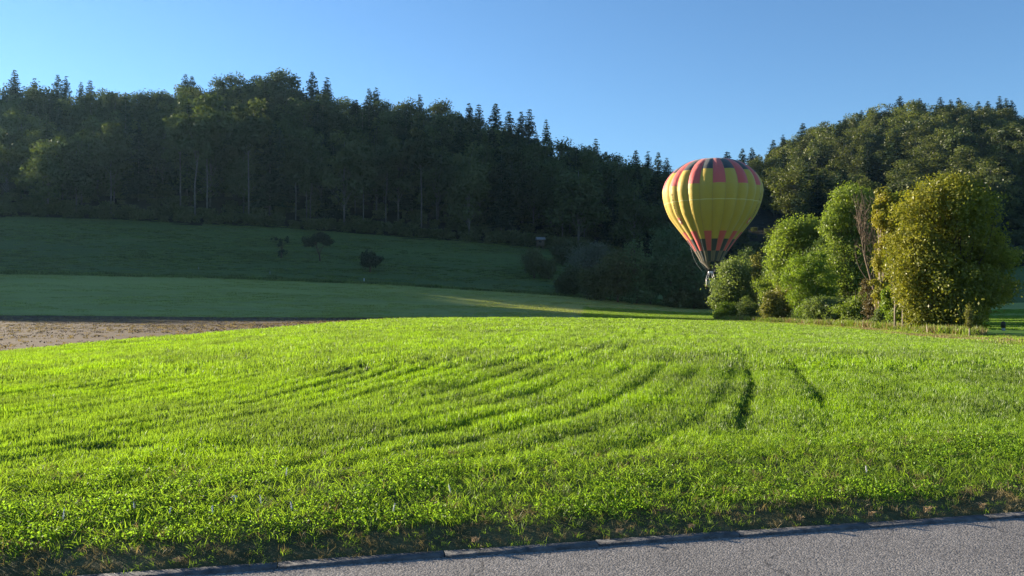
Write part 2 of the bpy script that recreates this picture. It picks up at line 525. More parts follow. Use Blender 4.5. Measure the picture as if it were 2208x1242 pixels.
# ------------------------------------------------------------------ road, kerb, verge
def asphalt():
    m, t, p, out = nmat('asphalt')
    L = t.links.new; n = t.nodes
    tc = n.new('ShaderNodeTexCoord')
    vo = n.new('ShaderNodeTexVoronoi'); vo.inputs['Scale'].default_value = 85
    v2 = n.new('ShaderNodeTexVoronoi'); v2.inputs['Scale'].default_value = 190
    nz = n.new('ShaderNodeTexNoise'); nz.inputs['Scale'].default_value = 1.3; nz.inputs['Detail'].default_value = 5
    for q in (vo, v2, nz): L(tc.outputs['Object'], q.inputs['Vector'])
    r = n.new('ShaderNodeValToRGB')
    r.color_ramp.elements[0].position = .1; r.color_ramp.elements[0].color = (.082, .077, .074, 1)
    r.color_ramp.elements[1].position = .9; r.color_ramp.elements[1].color = (.285, .26, .235, 1)
    L(vo.outputs['Color'], r.inputs[0])
    hs = n.new('ShaderNodeHueSaturation'); mr = n.new('ShaderNodeMapRange')
    mr.inputs[1].default_value = .3; mr.inputs[2].default_value = .7; mr.inputs[3].default_value = .85; mr.inputs[4].default_value = 1.12
    L(nz.outputs[0], mr.inputs[0]); L(mr.outputs[0], hs.inputs['Value']); L(r.outputs[0], hs.inputs['Color']); L(hs.outputs[0], p.inputs['Base Color'])
    ad = n.new('ShaderNodeMath'); ad.operation = 'MULTIPLY_ADD'; ad.inputs[1].default_value = .5
    L(v2.outputs['Distance'], ad.inputs[0]); L(vo.outputs['Distance'], ad.inputs[2])
    b = n.new('ShaderNodeBump'); b.invert = True; b.inputs['Strength'].default_value = .55; b.inputs['Distance'].default_value = .006
    L(ad.outputs[0], b.inputs['Height']); L(b.outputs[0], p.inputs['Normal'])
    vc = n.new('ShaderNodeTexVoronoi'); vc.feature = 'DISTANCE_TO_EDGE'; vc.inputs['Scale'].default_value = .45
    wn_ = n.new('ShaderNodeTexNoise'); wn_.inputs['Scale'].default_value = 3; wn_.inputs['Detail'].default_value = 6
    L(tc.outputs['Object'], wn_.inputs['Vector'])
    va = n.new('ShaderNodeVectorMath'); va.operation = 'MULTIPLY_ADD'; va.inputs[1].default_value = (.5, .5, .5)
    L(wn_.outputs['Color'], va.inputs[0]); L(tc.outputs['Object'], va.inputs[2]); L(va.outputs[0], vc.inputs['Vector'])
    cm = n.new('ShaderNodeMapRange'); cm.inputs[1].default_value = .0; cm.inputs[2].default_value = .006; cm.inputs[3].default_value = .45; cm.inputs[4].default_value = 1
    L(vc.outputs['Distance'], cm.inputs[0])
    mm = n.new('ShaderNodeMath'); mm.operation = 'MULTIPLY'; L(mr.outputs[0], mm.inputs[0]); L(cm.outputs[0], mm.inputs[1]); L(mm.outputs[0], hs.inputs['Value'])
    p.inputs['Roughness'].default_value = .8; p.inputs['Specular IOR Level'].default_value = .3
    return m


mb = MB(); pts = [road_xy(a, b) for a, b in [(-60, -3.2), (60, -3.2), (60, BK + .01), (-60, BK + .01)]]
mb.add([[x, y, 0] for x, y in pts], [[0, 1, 2, 3]])
tag(mb.build('road', asphalt()), kind='structure')
mb = MB(); pts = [road_xy(a, b) for a, b in [(-60, -40), (60, -40), (60, -3.2), (-60, -3.2)]]
mb.add([[x, y, .02] for x, y in pts], [[0, 1, 2, 3]])
tag(mb.build('roadside_ground', M_lawn), kind='structure')

M_kerb = simple('kerb_concrete', (.095, .095, .098), .9, .4, 14, .2, .4)
mb = MB(); a = -22.0
while a < 22:
    L_ = .98 + random.uniform(-.01, .01)
    jb = random.uniform(-.006, .006); jz = random.uniform(-.003, .003)
    prof = [(-.0, -.05), (.0, .010), (.012, .017), (.075, .019), (.075, -.05)]
    V = []
    for aa in (a, a + L_):
        for (db, z) in prof:
            x, y = road_xy(aa, BK + db + jb); V.append([x, y, z + jz])
    Q = [[k, 5 + k, 5 + k + 1, k + 1] for k in range(4)]
    mb.add(V, Q, [[0, 1, 2], [0, 2, 3], [0, 3, 4], [5, 7, 6], [5, 8, 7], [5, 9, 8]])
    a += L_ + .006
tag(mb.build('kerb', M_kerb), kind='structure')

aa, bb = np.meshgrid(np.linspace(-22, 22, 560), np.linspace(4.99, 6.70, 46), indexing='ij')
X, Y = road_xy(aa, bb); Z = verge_z(X, Y)
i = np.arange(559)[:, None] * 46; j = np.arange(45)[None, :]
F = np.stack([i + j, i + 46 + j, i + 46 + j + 1, i + j + 1], -1).reshape(-1, 4)
tag(link('verge', mesh_np('verge', np.stack([X, Y, Z], -1).reshape(-1, 3), F, True, [M_verge])), kind='structure')


# ------------------------------------------------------------------ grass: tufts spread over the ground
def blade_tuft(name, rad, n, h, w, mat, rng, lean=.35, flop=0.):
    p = rng.uniform(-1, 1, (n * 2, 2)); p = p[(p ** 2).sum(1) < 1][:n] * rad
    n = len(p)
    az = rng.uniform(0, 6.283, n); hh = h * rng.uniform(.6, 1.15, n); ln = rng.uniform(.05, 1, n) * lean + flop * rng.uniform(.4, 1, n)
    d = np.stack([np.cos(az), np.sin(az)], 1)
    fa = rng.uniform(0, 6.283, n); sd = np.stack([np.cos(fa), np.sin(fa)], 1)
    V = []
    for f, wf in ((0, .7), (.4, 1.), (.75, .75)):
        off = d * (ln * hh * f ** 1.8)[:, None]
        z = hh * f * (1 - .35 * ln * f)
        for s in (-1, 1):
            V.append(np.concatenate([p + off + sd * (s * w * wf / 2), z[:, None]], 1))
    tip = np.concatenate([p + d * (ln * hh)[:, None], (hh * (1 - .35 * ln))[:, None]], 1)
    V.append(tip)
    V = np.stack(V, 1).reshape(-1, 3)
    b = np.arange(n)[:, None] * 7
    Q = np.concatenate([b + [0, 1, 3, 2], b + [2, 3, 5, 4]]); T = b + [4, 5, 6]
    me = mesh_np(name, V, [Q, T], False, [mat])
    return bpy.data.objects.new(name, me)


def leaf_tuft(name, rad, n, h, size, mat, rng):
    mb = MB()
    p = rng.uniform(-1, 1, (n * 2, 2)); p = p[(p ** 2).sum(1) < 1][:n] * rad
    z = h * rng.uniform(.15, 1, len(p)) ** .8
    C = np.concatenate([p, z[:, None]], 1)
    mb.leaves(C, size, None, rng, .8, 1.0)
    return bpy.data.objects.new(name, mb.mesh(name, mat))


def scatter(name, P, scl, tufts, tilt=None, rng=R, mats=None):
    """one stuff object: tufts instanced on points"""
    n = len(P)
    me = bpy.data.meshes.new(name)
    me.vertices.add(n); me.vertices.foreach_set('co', np.asarray(P, np.float32).ravel())
    rot = np.zeros((n, 3), np.float32); rot[:, 2] = rng.uniform(0, 6.283, n)
    if tilt is not None: rot[:, :2] = tilt
    a = me.attributes.new('rot', 'FLOAT_VECTOR', 'POINT'); a.data.foreach_set('vector', rot.ravel())
    a = me.attributes.new('scl', 'FLOAT_VECTOR', 'POINT'); a.data.foreach_set('vector', np.asarray(scl, np.float32).ravel())
    a = me.attributes.new('idx', 'INT', 'POINT'); a.data.foreach_set('value', rng.integers(0, len(tufts), n).astype(np.int32))
    o = link(name, me)
    c = bpy.data.collections.new(name + '_kinds')
    for q in tufts: c.objects.link(q)
    g = bpy.data.node_groups.new(name, 'GeometryNodeTree')
    g.interface.new_socket('Geometry', in_out='INPUT', socket_type='NodeSocketGeometry')
    g.interface.new_socket('Geometry', in_out='OUTPUT', socket_type='NodeSocketGeometry')
    N = g.nodes; L = g.links.new
    gi = N.new('NodeGroupInput'); go = N.new('NodeGroupOutput')
    ci = N.new('GeometryNodeCollectionInfo'); ci.inputs['Collection'].default_value = c
    ci.inputs['Separate Children'].default_value = True; ci.inputs['Reset Children'].default_value = True
    ip = N.new('GeometryNodeInstanceOnPoints'); ip.inputs['Pick Instance'].default_value = True

    def attr(nm, ty):
        q = N.new('GeometryNodeInputNamedAttribute'); q.data_type = ty; q.inputs['Name'].default_value = nm
        return [s for s in q.outputs if s.enabled][0]
    L(gi.outputs[0], ip.inputs['Points']); L(ci.outputs[0], ip.inputs['Instance'])
    L(attr('idx', 'INT'), ip.inputs['Instance Index'])
    er = N.new('FunctionNodeEulerToRotation'); L(attr('rot', 'FLOAT_VECTOR'), er.inputs[0]); L(er.outputs[0], ip.inputs['Rotation'])
    L(attr('scl', 'FLOAT_VECTOR'), ip.inputs['Scale'])
    L(ip.outputs[0], go.inputs[0])
    md = o.modifiers.new('scatter', 'NODES'); md.node_group = g
    return tag(o, kind='stuff')


M_wheat = leafmat('wheat_blade', (.15, .26, .017), (.25, .355, .034), .35, .8, .55, (1.2, 1.25, .45), .24, .03, .55)
M_vgrass = leafmat('verge_blade', (.16, .27, .024), (.26, .34, .045), .4, 2., .6, None, .3, .02)
M_dry = leafmat('dry_blade', (.20, .17, .07), (.30, .23, .11), .4, 2., .35, (1.1, 1.0, .7), .3, .02)
M_lawnb = leafmat('lawn_blade', (.11, .20, .02), (.18, .27, .035), .5, .1, .5, None, .3, .02)
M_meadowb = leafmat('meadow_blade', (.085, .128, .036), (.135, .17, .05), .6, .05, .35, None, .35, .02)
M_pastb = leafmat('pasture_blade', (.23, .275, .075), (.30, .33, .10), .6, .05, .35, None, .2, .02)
M_clover = leafmat('clover_leaf', (.17, .30, .026), (.26, .38, .045), .4, 2., .6, None, .25, .02)

rg = np.random.default_rng(3)
UM = .76


def strew(y0, y1, spacing, cond):
    """jittered grid points in the wedge the camera takes in"""
    nx = int(2 * UM * y1 / spacing) + 2; ny = int((y1 - y0) / spacing) + 1
    gx, gy = np.meshgrid(np.arange(nx) * spacing - UM * y1, y0 + np.arange(ny) * spacing)
    x = (gx + rg.uniform(-.5, .5, gx.shape) * spacing).ravel(); y = (gy + rg.uniform(-.5, .5, gy.shape) * spacing).ravel()
    k = (np.abs(x) < UM * y + .6) & cond(x, y)
    return x[k], y[k]


def crop_ok(x, y): return (road_b(x, y) > 6.45) & (y < B2(x / y) + .3)


def crop(name, y0, y1, spacing, rad, n, h, w):
    x, y = strew(y0, y1, spacing, crop_ok)
    l, c = furrow(x, y); r = rut(x, y); b = bare(x, y)
    keep = rg.random(len(x)) > np.clip(.15 * l + .9 * r * (r > .35) + 1.05 * b * (b > .25), 0, .985)
    x, y, l, c, r, b = [q[keep] for q in (x, y, l, c, r, b)]
    s = (.38 + .62 * sstep(6.3, 9.0, road_b(x, y))) * (1 - .42 * l) * (1 - .55 * r) * (1 - .4 * b) * (.86 + .30 * c) * rg.uniform(.85, 1.15, len(x))
    P = np.stack([x, y, field_z(x, y) - .01], 1)
    xy = rg.uniform(.9, 1.15, len(x))
    tl = [blade_tuft('wheat_tuft', rad, n, h, w, M_wheat, rg, .5) for _ in range(5)]
    scatter(name, P, np.stack([xy, xy, s], 1), tl, rg.normal(0, .10, (len(x), 2)))


crop('young_wheat_near', 5.8, 13, .07, .07, 26, .098, .0058)
crop('young_wheat_middle', 13, 27, .15, .14, 30, .115, .0105)
crop('young_wheat_distant', 27, 44, .22, .18, 30, .12, .018)
crop('young_wheat_far', 44, 80, .34, .30, 46, .125, .026)

# verge: clover and mown grass, then straggling grass on the bank
x, y = strew(4.6, 8.8, .06, lambda x, y: (road_b(x, y) > 5.33) & (road_b(x, y) < 7.6))
bq = road_b(x, y); cl = fbm(x * 1.3, y * 1.3, 91)
k = rg.random(len(x)) < (1 - sstep(6.3, 7.4, bq + .9 * (cl - .5))) * (.25 + .75 * sstep(.4, .6, cl))
x, y, bq, cl = x[k], y[k], bq[k], cl[k]
zz = np.where(bq < 6.66, verge_z(x, y), field_z(x, y))
tl = [leaf_tuft('clover_tuft', .06, 36, .045, .0125, M_clover, rg) for _ in range(4)]
s = rg.uniform(.7, 1.3, len(x)) * (.55 + .9 * cl)
scatter('clover', np.stack([x, y, zz], 1), np.stack([s, s, s], 1), tl, rg.normal(0, .15, (len(x), 2)))
x, y = strew(4.3, 8.0, .06, lambda x, y: (road_b(x, y) > 4.985) & (road_b(x, y) < 7.3))
bq = road_b(x, y)
k = rg.random(len(x)) < np.interp(bq, [5.1, 5.3, 5.7, 6.9], [.8, .9, .9, .8])
x, y, bq = x[k], y[k], bq[k]
zz = np.where(bq < 6.66, verge_z(x, y), field_z(x, y))
dry = rg.random(len(x)) < np.interp(bq, [5.0, 5.12, 5.3, 5.65], [.7, .55, .28, .07]) * (.5 + fbm(x * 1.5, y * 1.5, 95))
for nm, kk, mt in (('verge_grass', ~dry, M_vgrass), ('dry_verge_grass', dry, M_dry)):
    tl = [blade_tuft(nm + '_tuft', .06, 16, .085, .0045, mt, rg, .9, .5) for _ in range(4)]
    s = rg.uniform(.6, 1.3, kk.sum()) * np.interp(bq[kk], [5.1, 5.25, 5.6, 6.9], [.5, .7, .9, .85])
    scatter(nm, np.stack([x[kk], y[kk], zz[kk] - .005], 1), np.stack([s, s, s], 1), tl, rg.normal(0, .3, (kk.sum(), 2)))

# rough grass in front of the trees
x, y = strew(15, 90, .42, lambda x, y: (y > B2(x / y) - .6) & (y < B2b(x / y) + 3) & (x / y > .13))
dn = fbm(x * .25, y * .25, 99); dry = rg.random(len(x)) < .30 + .55 * sstep(.45, .65, dn) * (x / y > .42)
for nm, kk, mt in (('rough_grass', ~dry, M_vgrass), ('dry_rough_grass', dry, M_dry)):
    tl = [blade_tuft(nm + '_tuft', .34, 60, .17, .02, mt, rg, .8) for _ in range(4)]
    s = rg.uniform(.6, 1.25, kk.sum())
    scatter(nm, np.stack([x[kk], y[kk], land(x[kk], y[kk]) - .02], 1), np.stack([s, s, s], 1), tl)

# lawn behind the trees and the sunlit strip below the balloon
x, y = strew(58, 125, .62, lambda x, y: (x / y > .09) & (y > B2b(x / y) + 1))
tl = [blade_tuft('lawn_tuft', .5, 70, .10, .035, M_lawnb, rg, .8) for _ in range(3)]
s = rg.uniform(.7, 1.2, len(x))
scatter('lawn_grass', np.stack([x, y, land(x, y)], 1), np.stack([s, s, s], 1), tl)

# shaded pasture and meadow: short tufts, a taller seam between the two
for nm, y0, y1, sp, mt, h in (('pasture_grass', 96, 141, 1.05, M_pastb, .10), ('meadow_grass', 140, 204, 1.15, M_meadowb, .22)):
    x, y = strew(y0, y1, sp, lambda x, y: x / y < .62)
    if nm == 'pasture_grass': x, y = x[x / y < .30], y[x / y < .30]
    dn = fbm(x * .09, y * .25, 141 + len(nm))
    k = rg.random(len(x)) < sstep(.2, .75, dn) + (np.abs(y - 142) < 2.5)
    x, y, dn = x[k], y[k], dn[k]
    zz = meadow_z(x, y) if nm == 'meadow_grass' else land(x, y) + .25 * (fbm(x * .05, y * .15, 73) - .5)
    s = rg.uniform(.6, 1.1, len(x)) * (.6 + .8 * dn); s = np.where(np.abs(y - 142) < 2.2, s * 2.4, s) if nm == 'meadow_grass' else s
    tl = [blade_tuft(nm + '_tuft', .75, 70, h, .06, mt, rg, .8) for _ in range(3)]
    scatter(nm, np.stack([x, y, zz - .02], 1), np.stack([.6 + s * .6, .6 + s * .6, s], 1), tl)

# ------------------------------------------------------------------ trees
M_bark = simple('bark', (.10, .075, .055), .95, .35, 6, .1, .5)
M_pale = simple('pale_bark', (.30, .25, .20), .9, .3, 6, .1, .3)
M_twig = simple('dead_twig', (.16, .12, .09), .9, .25, 3, .1)
M_far_bark = simple('grey_bark', (.13, .125, .115), .95, .3, 2, .1)


def hit(px, row, zf=None, lo=4.3, hi=9.5, n=1500):
    """where the ray through a photo pixel meets the ground"""
    Y = np.linspace(lo, hi, n); X = (px - 1104) / FPX * Y
    Z = (zf or land)(X, Y)
    r = HOR - (Z - CAMZ) * FPX / Y
    i = int(np.argmin(np.abs(r - row)))
    return float(X[i]), float(Y[i]), float(Z[i])


def dirs(rng, n):
    d = rng.normal(size=(n, 3)); return d / np.linalg.norm(d, axis=1, keepdims=True)


def limb(mb, rng, a, b, r0, r1, sag=.15, n=6, sides=5):
    a = np.array(a, float); b = np.array(b, float)
    t = np.linspace(0, 1, n)[:, None]
    L = np.linalg.norm(b - a)
    off = rng.normal(size=3) * L * .07
    P = a + (b - a) * t + off * np.sin(t * math.pi) + np.array([0, 0, 1.0]) * (-sag * L) * np.sin(t * math.pi) * (1 - t)
    mb.tube(P, r0 + (r1 - r0) * t[:, 0] ** .8, sides)
    return P


def near_tree(name, label, cat, px, Y, ells, mat, nleaf, size, trunk_r=.14, bark=None, seed=1, lump=.31, nl=None, group=None, aspect=.62,
              trunk_top=.62, lean=0., shell=.55, droop=0., gap=.25, no_trunk=False):
    """a tree or bush by the field: ells = crown masses (column, row, half width, half height in photo pixels) turned into metres at distance Y"""
    rng = np.random.default_rng(seed)
    x, y, z = at(px, Y)
    root = empty(name, (x, y, z))
    tag(root, label, cat, group)
    k = Y / FPX
    crown = MB(); wood = MB()
    E = [((c - px) * k, 0.0, topz(r, Y) - z, w * k, h * k) for c, r, w, h in ells]
    tot = sum(e[3] * e[4] for e in E)
    top = max(e[2] + e[4] for e in E)
    tx = E[0][0] * .6
    tp = np.array([[0, 0, -.1], [tx * .1, 0, top * .2], [tx * .45 + lean * .3, 0, top * trunk_top * .6], [tx * .8 + lean, 0, top * trunk_top], [tx, 0, top * .86]])
    wood.tube(tp, np.array([1.25, .95, .7, .4, .1]) * trunk_r, 8)
    for ex, ey, ez, rx, rz in E:
        ry = rx * .9
        n = nl or max(18, int(52 * rx * rz / 4))
        share = nleaf * .84 * rx * rz / tot
        m = int(nleaf * .30 * rx * rz / tot)
        dd = dirs(rng, m); q = rng.uniform(.3, .95, m) ** .6
        nzv = vnoise(dd[:, 0] * 4.1 + ex * 7 + 50, dd[:, 2] * 4.1 + dd[:, 1] * 3.3 + 50, seed)
        C = np.array([ex, ey, ez]) + dd * (q * (.62 + .52 * nzv))[:, None] * np.array([rx, ry, rz])
        okk = (C[:, 2] > .05) & (nzv > .40)
        crown.leaves(C[okk], size, dd[okk] * .5, rng, aspect)
        D = dirs(rng, n)
        fr = rng.uniform(.2, 1.0, n) ** .55 * .93
        lr = lump * min(rx, rz) * rng.uniform(.3, 1.0, n) ** 1.4 * 1.55 + .08
        st = rng.uniform(.65, 1.5, (n, 3))
        keep = rng.random(n) > gap * .4
        for d, f, r_, sq in zip(D[keep], fr[keep], lr[keep], st[keep]):
            c = np.array([ex, ey, ez]) + d * f * np.array([rx, ry, rz])
            c[2] = max(c[2], r_ * .5 + .1)
            m = int(share / keep.sum() * (r_ / lr.mean()) ** 2 * rng.uniform(.6, 1.3))
            dd = dirs(rng, m)
            rad = r_ * (shell + (1 - shell) * rng.random(m)) ** .7 * (1 + .22 * rng.normal(size=m))
            C = c + dd * rad[:, None] * np.array([1, 1, .8]) * sq
            C[:, 2] -= droop * rng.random(m) * r_
            okk = C[:, 2] > .03
            crown.leaves(C[okk], size, dd[okk] * .65, rng, aspect)
            if rng.random() < .5: continue
            h = np.clip(rng.uniform(.25, .75) * c[2], .1, top * .8)
            s = np.array([np.interp(h, tp[:, 2], tp[:, 0]), 0, h])
            limb(wood, rng, s, c, trunk_r * rng.uniform(.16, .32), .010, -.1)
    crown.build('crown', mat, root)
    if not no_trunk:
        wood.build('trunk', bark or M_bark, root)
    return root


L_fresh = leafmat('leaf_fresh', (.13, .185, .03), (.24, .30, .05), .45, .5, .52, None, .1)
L_deep = leafmat('leaf_deep', (.06, .095, .028), (.11, .155, .04), .4, .5, .35, None, .1)
L_grey = leafmat('leaf_willow', (.11, .155, .045), (.20, .24, .075), .5, .5, .5, None, .1)
L_bright = leafmat('leaf_bright', (.12, .19, .018), (.21, .28, .03), .45, .6, .5, None, .1)
L_olive = leafmat('leaf_olive', (.12, .14, .03), (.22, .20, .05), .5, .7, .4, None, .1)
L_gold = leafmat('leaf_gold', (.16, .175, .022), (.34, .29, .03), .5, .5, .35, (1.2, 1.2, .5), .1)
L_maple = leafmat('leaf_maple', (.10, .13, .022), (.29, .27, .035), .5, .42, .42, (1.25, 1.25, .5), .1)
L_brown = leafmat('leaf_brown', (.10, .085, .035), (.17, .135, .055), .4, .7, .3, (1.2, 1, .6), .1)

near_tree('round_bush', 'rounded grey-green bush at the far left end of the sunlit tree row', 'bush', 1585, 98, [(1592, 622, 50, 68), (1562, 645, 32, 45), (1575, 585, 28, 30)], L_grey, 16000, .26, .12, seed=11)
near_tree('young_tree', 'small dark-topped tree rising behind the grey-green bush beside the balloon', 'tree', 1605, 106, [(1612, 575, 26, 48), (1596, 600, 25, 40)], L_deep, 6000, .24, .12, seed=12)
near_tree('young_tree', 'narrow tree turning yellow between the grey-green bush and a dark shrub', 'tree', 1640, 95, [(1637, 590, 18, 55), (1642, 625, 22, 50)], L_olive, 7000, .22, .10, seed=13)
near_tree('dark_shrub', 'very dark green shrub in the gap between the yellowing and the broad green tree', 'shrub', 1664, 93, [(1664, 595, 22, 55), (1660, 650, 25, 38)], L_deep, 6000, .22, .10, seed=14)
near_tree('green_tree', 'broad fresh green tree with stepped crown, left of the tallest green tree', 'tree', 1725, 85, [(1712, 525, 46, 62), (1750, 510, 42, 48), (1690, 585, 30, 55), (1735, 600, 48, 60)], L_fresh, 26000, .23, .18, seed=15)
near_tree('green_tree', 'tallest fresh green tree with flat top, behind the leafless brown tree', 'tree', 1835, 77, [(1838, 440, 46, 50), (1808, 480, 36, 65), (1850, 500, 42, 70), (1815, 575, 58, 65), (1855, 620, 45, 65)], L_fresh, 34000, .20, .2, seed=16)
near_tree('feathery_bush', 'bright yellow-green feathery bush halfway along the tree row', 'bush', 1745, 74, [(1725, 575, 45, 36), (1765, 600, 48, 40), (1740, 640, 46, 40), (1705, 610, 30, 30), (1760, 560, 26, 22), (1785, 635, 24, 30)], L_bright, 20000, .21, .10, seed=17, aspect=.34, droop=.3, lump=.24, gap=.8)
near_tree('olive_bush', 'olive-brown bush at the foot of the broad green tree', 'bush', 1690, 79, [(1690, 652, 36, 40), (1662, 660, 25, 35), (1725, 668, 28, 32)], L_olive, 12000, .19, .08, seed=18)
near_tree('low_bush', 'low mid-green bush under the bright feathery bush', 'bush', 1775, 70, [(1770, 668, 40, 34), (1815, 672, 34, 34)], L_grey, 12000, .17, .08, seed=19)
near_tree('low_bush', 'low leafy bush under the tallest green tree, beside the pale trunk', 'bush', 1845, 65, [(1845, 675, 36, 34), (1870, 650, 20, 40)], L_fresh, 10000, .16, .08, seed=20)
near_tree('brown_bush', 'brown withered bush at the foot of the leafless tree', 'bush', 1872, 63, [(1872, 640, 24, 42), (1885, 675, 22, 28)], L_brown, 3500, .14, .07, seed=21)
near_tree('birch_tree', 'slender golden-leaved tree with a pale trunk left of the big maple', 'tree', 1896, 58, [(1905, 445, 22, 48), (1928, 470, 40, 62), (1912, 560, 30, 60), (1935, 560, 35, 60), (1905, 630, 25, 40)], L_gold, 34000, .15, .11, bark=M_pale, seed=22, trunk_top=.75)
near_tree('background_tree', 'dark green tree behind the leafless brown tree', 'tree', 1872, 84, [(1868, 520, 42, 80), (1875, 610, 46, 70)], L_deep, 15000, .2, .16, seed=26)
near_tree('background_tree', 'green tree whose top peeks out above the golden tree', 'tree', 1940, 78, [(1925, 460, 34, 60), (1950, 520, 40, 80), (1940, 610, 50, 70)], L_fresh, 18000, .2, .16, seed=27)
near_tree('background_tree', 'green tree filling the gap left of the broad green tree', 'tree', 1672, 89, [(1675, 560, 24, 48), (1668, 620, 34, 50)], L_fresh, 12000, .21, .12, seed=28)
near_tree('background_tree', 'green tree behind the bright feathery bush', 'tree', 1782, 81, [(1782, 545, 34, 56), (1775, 620, 44, 60)], L_deep, 15000, .2, .14, seed=29)
near_tree('leafy_bush', 'bright green bush between the thin pale stems and the big maple', 'bush', 1940, 54, [(1940, 670, 36, 36), (1972, 680, 26, 26), (1915, 650, 18, 40)], L_bright, 11000, .14, .07, seed=23)
near_tree('maple_tree', 'large domed maple with olive and yellow leaves, biggest tree in the row', 'tree', 2078, 49,
          [(2040, 450, 92, 88), (1985, 530, 68, 105), (2085, 540, 90, 120), (2130, 590, 68, 95), (2020, 610, 92, 90), (2085, 640, 85, 62), (1965, 625, 40, 62), (2060, 415, 55, 50), (2055, 690, 75, 32), (1995, 690, 45, 26)],
          L_maple, 80000, .165, .24, seed=24, lump=.30, gap=.8, nl=60)
for i, (px, Y, row, w, h, mt, d) in enumerate(((1562, 93, 668, 24, 22, L_bright, 'at the balloon end of the tree row'), (1612, 91, 668, 28, 24, L_grey, 'below the narrow yellowing tree'), (1655, 86, 672, 26, 22, L_deep, 'below the very dark green shrub'),
                                                   (1735, 76, 676, 30, 24, L_deep, 'below the bright feathery bush'), (1800, 70, 690, 24, 20, L_bright, 'left of the brown withered bush'), (1905, 57, 690, 24, 20, L_grey, 'at the foot of the golden tree'))):
    near_tree('hedge_bush', 'low ' + ['light', 'grey', 'dark', 'deep green', 'bright', 'dull green'][i] + ' bush ' + d, 'bush', px, Y, [(px, row, w, h), (px + 14, row + 5, w * .7, h * .8)], mt, 8000, .15, .06, seed=70 + i, no_trunk=False, group='low bushes at the foot of the tree row')
near_tree('sapling', 'thin young sapling with a bare stem in front of the big maple', 'sapling', 2090, 41, [(2089, 690, 8, 24), (2088, 670, 6, 20)], L_olive, 1100, .075, .035, bark=M_pale, seed=25, nl=9)
for sd, px, w in ((31, 1929, 5), (32, 1946, 7)):
    near_tree('slender_tree', 'thin pale-stemmed young tree ' + ('nearer the golden tree' if px < 1935 else 'nearer the big maple'), 'tree', px, 51.5, [(px + w, 600, 18, 50), (px + 2, 560, 14, 40)], L_gold, 2200, .14, .055,
              bark=M_pale, seed=sd, nl=9, trunk_top=.8, group='thin pale-stemmed young trees')


def bare_tree(name, label, px, Y, top, spread, mat, seed, n=26, r=.10, group=None, leaves=None):
    rng = np.random.default_rng(seed)
    x, y, z = at(px, Y); H = topz(top, Y) - z; k = Y / FPX
    root = tag(empty(name, (x, y, z)), label, 'tree', group)
    wd = MB()
    tp = np.array([[0, 0, -.1], [-.02 * H, 0, H * .25], [spread[0] * k * .5, 0, H * .5], [spread[0] * k * .8, 0, H * .8], [spread[0] * k, 0, H]])
    wd.tube(tp, np.array([1.2, .9, .6, .3, .08]) * r, 7)
    tips = []
    for i in range(n):
        h = H * rng.uniform(.28, .85); s = np.array([np.interp(h, tp[:, 2], tp[:, 0]), 0, h])
        e = np.array([rng.uniform(spread[0], spread[1]) * k, rng.uniform(-1, 1) * (spread[1] - spread[0]) * k * .4, min(H * rng.uniform(.6, 1.02), h + H * .45)])
        P = limb(wd, rng, s, e, r * .3, .01, .02)
        for q in range(7):
            a = P[rng.integers(2, len(P))]; b = a + np.array([rng.normal() * .35, rng.normal() * .35, rng.uniform(.2, .9)]) * H * .09
            limb(wd, rng, a, b, .014, .006, 0, 3, 3); tips.append(b)
    wd.build('trunk', mat, root)
    if leaves:
        cr = MB(); T = np.array(tips); C = np.repeat(T, leaves[0], 0) + rng.normal(size=(len(T) * leaves[0], 3)) * .25
        cr.leaves(C, leaves[1], None, rng); cr.build('crown', leaves[2], root)


bare_tree('leafless_tree', 'leafless brown twiggy tree between the tallest green tree and the golden tree', 1893, 61, 418, (-52, 2), M_twig, 41, 34, .11)

# ------------------------------------------------------------------ fruit trees and shrubs on the shaded meadow
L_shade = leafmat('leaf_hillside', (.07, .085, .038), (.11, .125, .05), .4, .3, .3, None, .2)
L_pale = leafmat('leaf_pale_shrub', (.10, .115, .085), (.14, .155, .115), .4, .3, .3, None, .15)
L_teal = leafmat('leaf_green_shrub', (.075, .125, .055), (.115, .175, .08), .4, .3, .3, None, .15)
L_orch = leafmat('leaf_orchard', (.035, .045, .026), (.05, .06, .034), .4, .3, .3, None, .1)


def meadow_tree(name, label, cat, px, base, ells, mat, n, size, tr, seed, **k):
    _, Y, _ = hit(px, base, land, 138, 205)
    return near_tree(name, label, cat, px, Y, ells, mat, n, size, tr, seed=seed, **k)


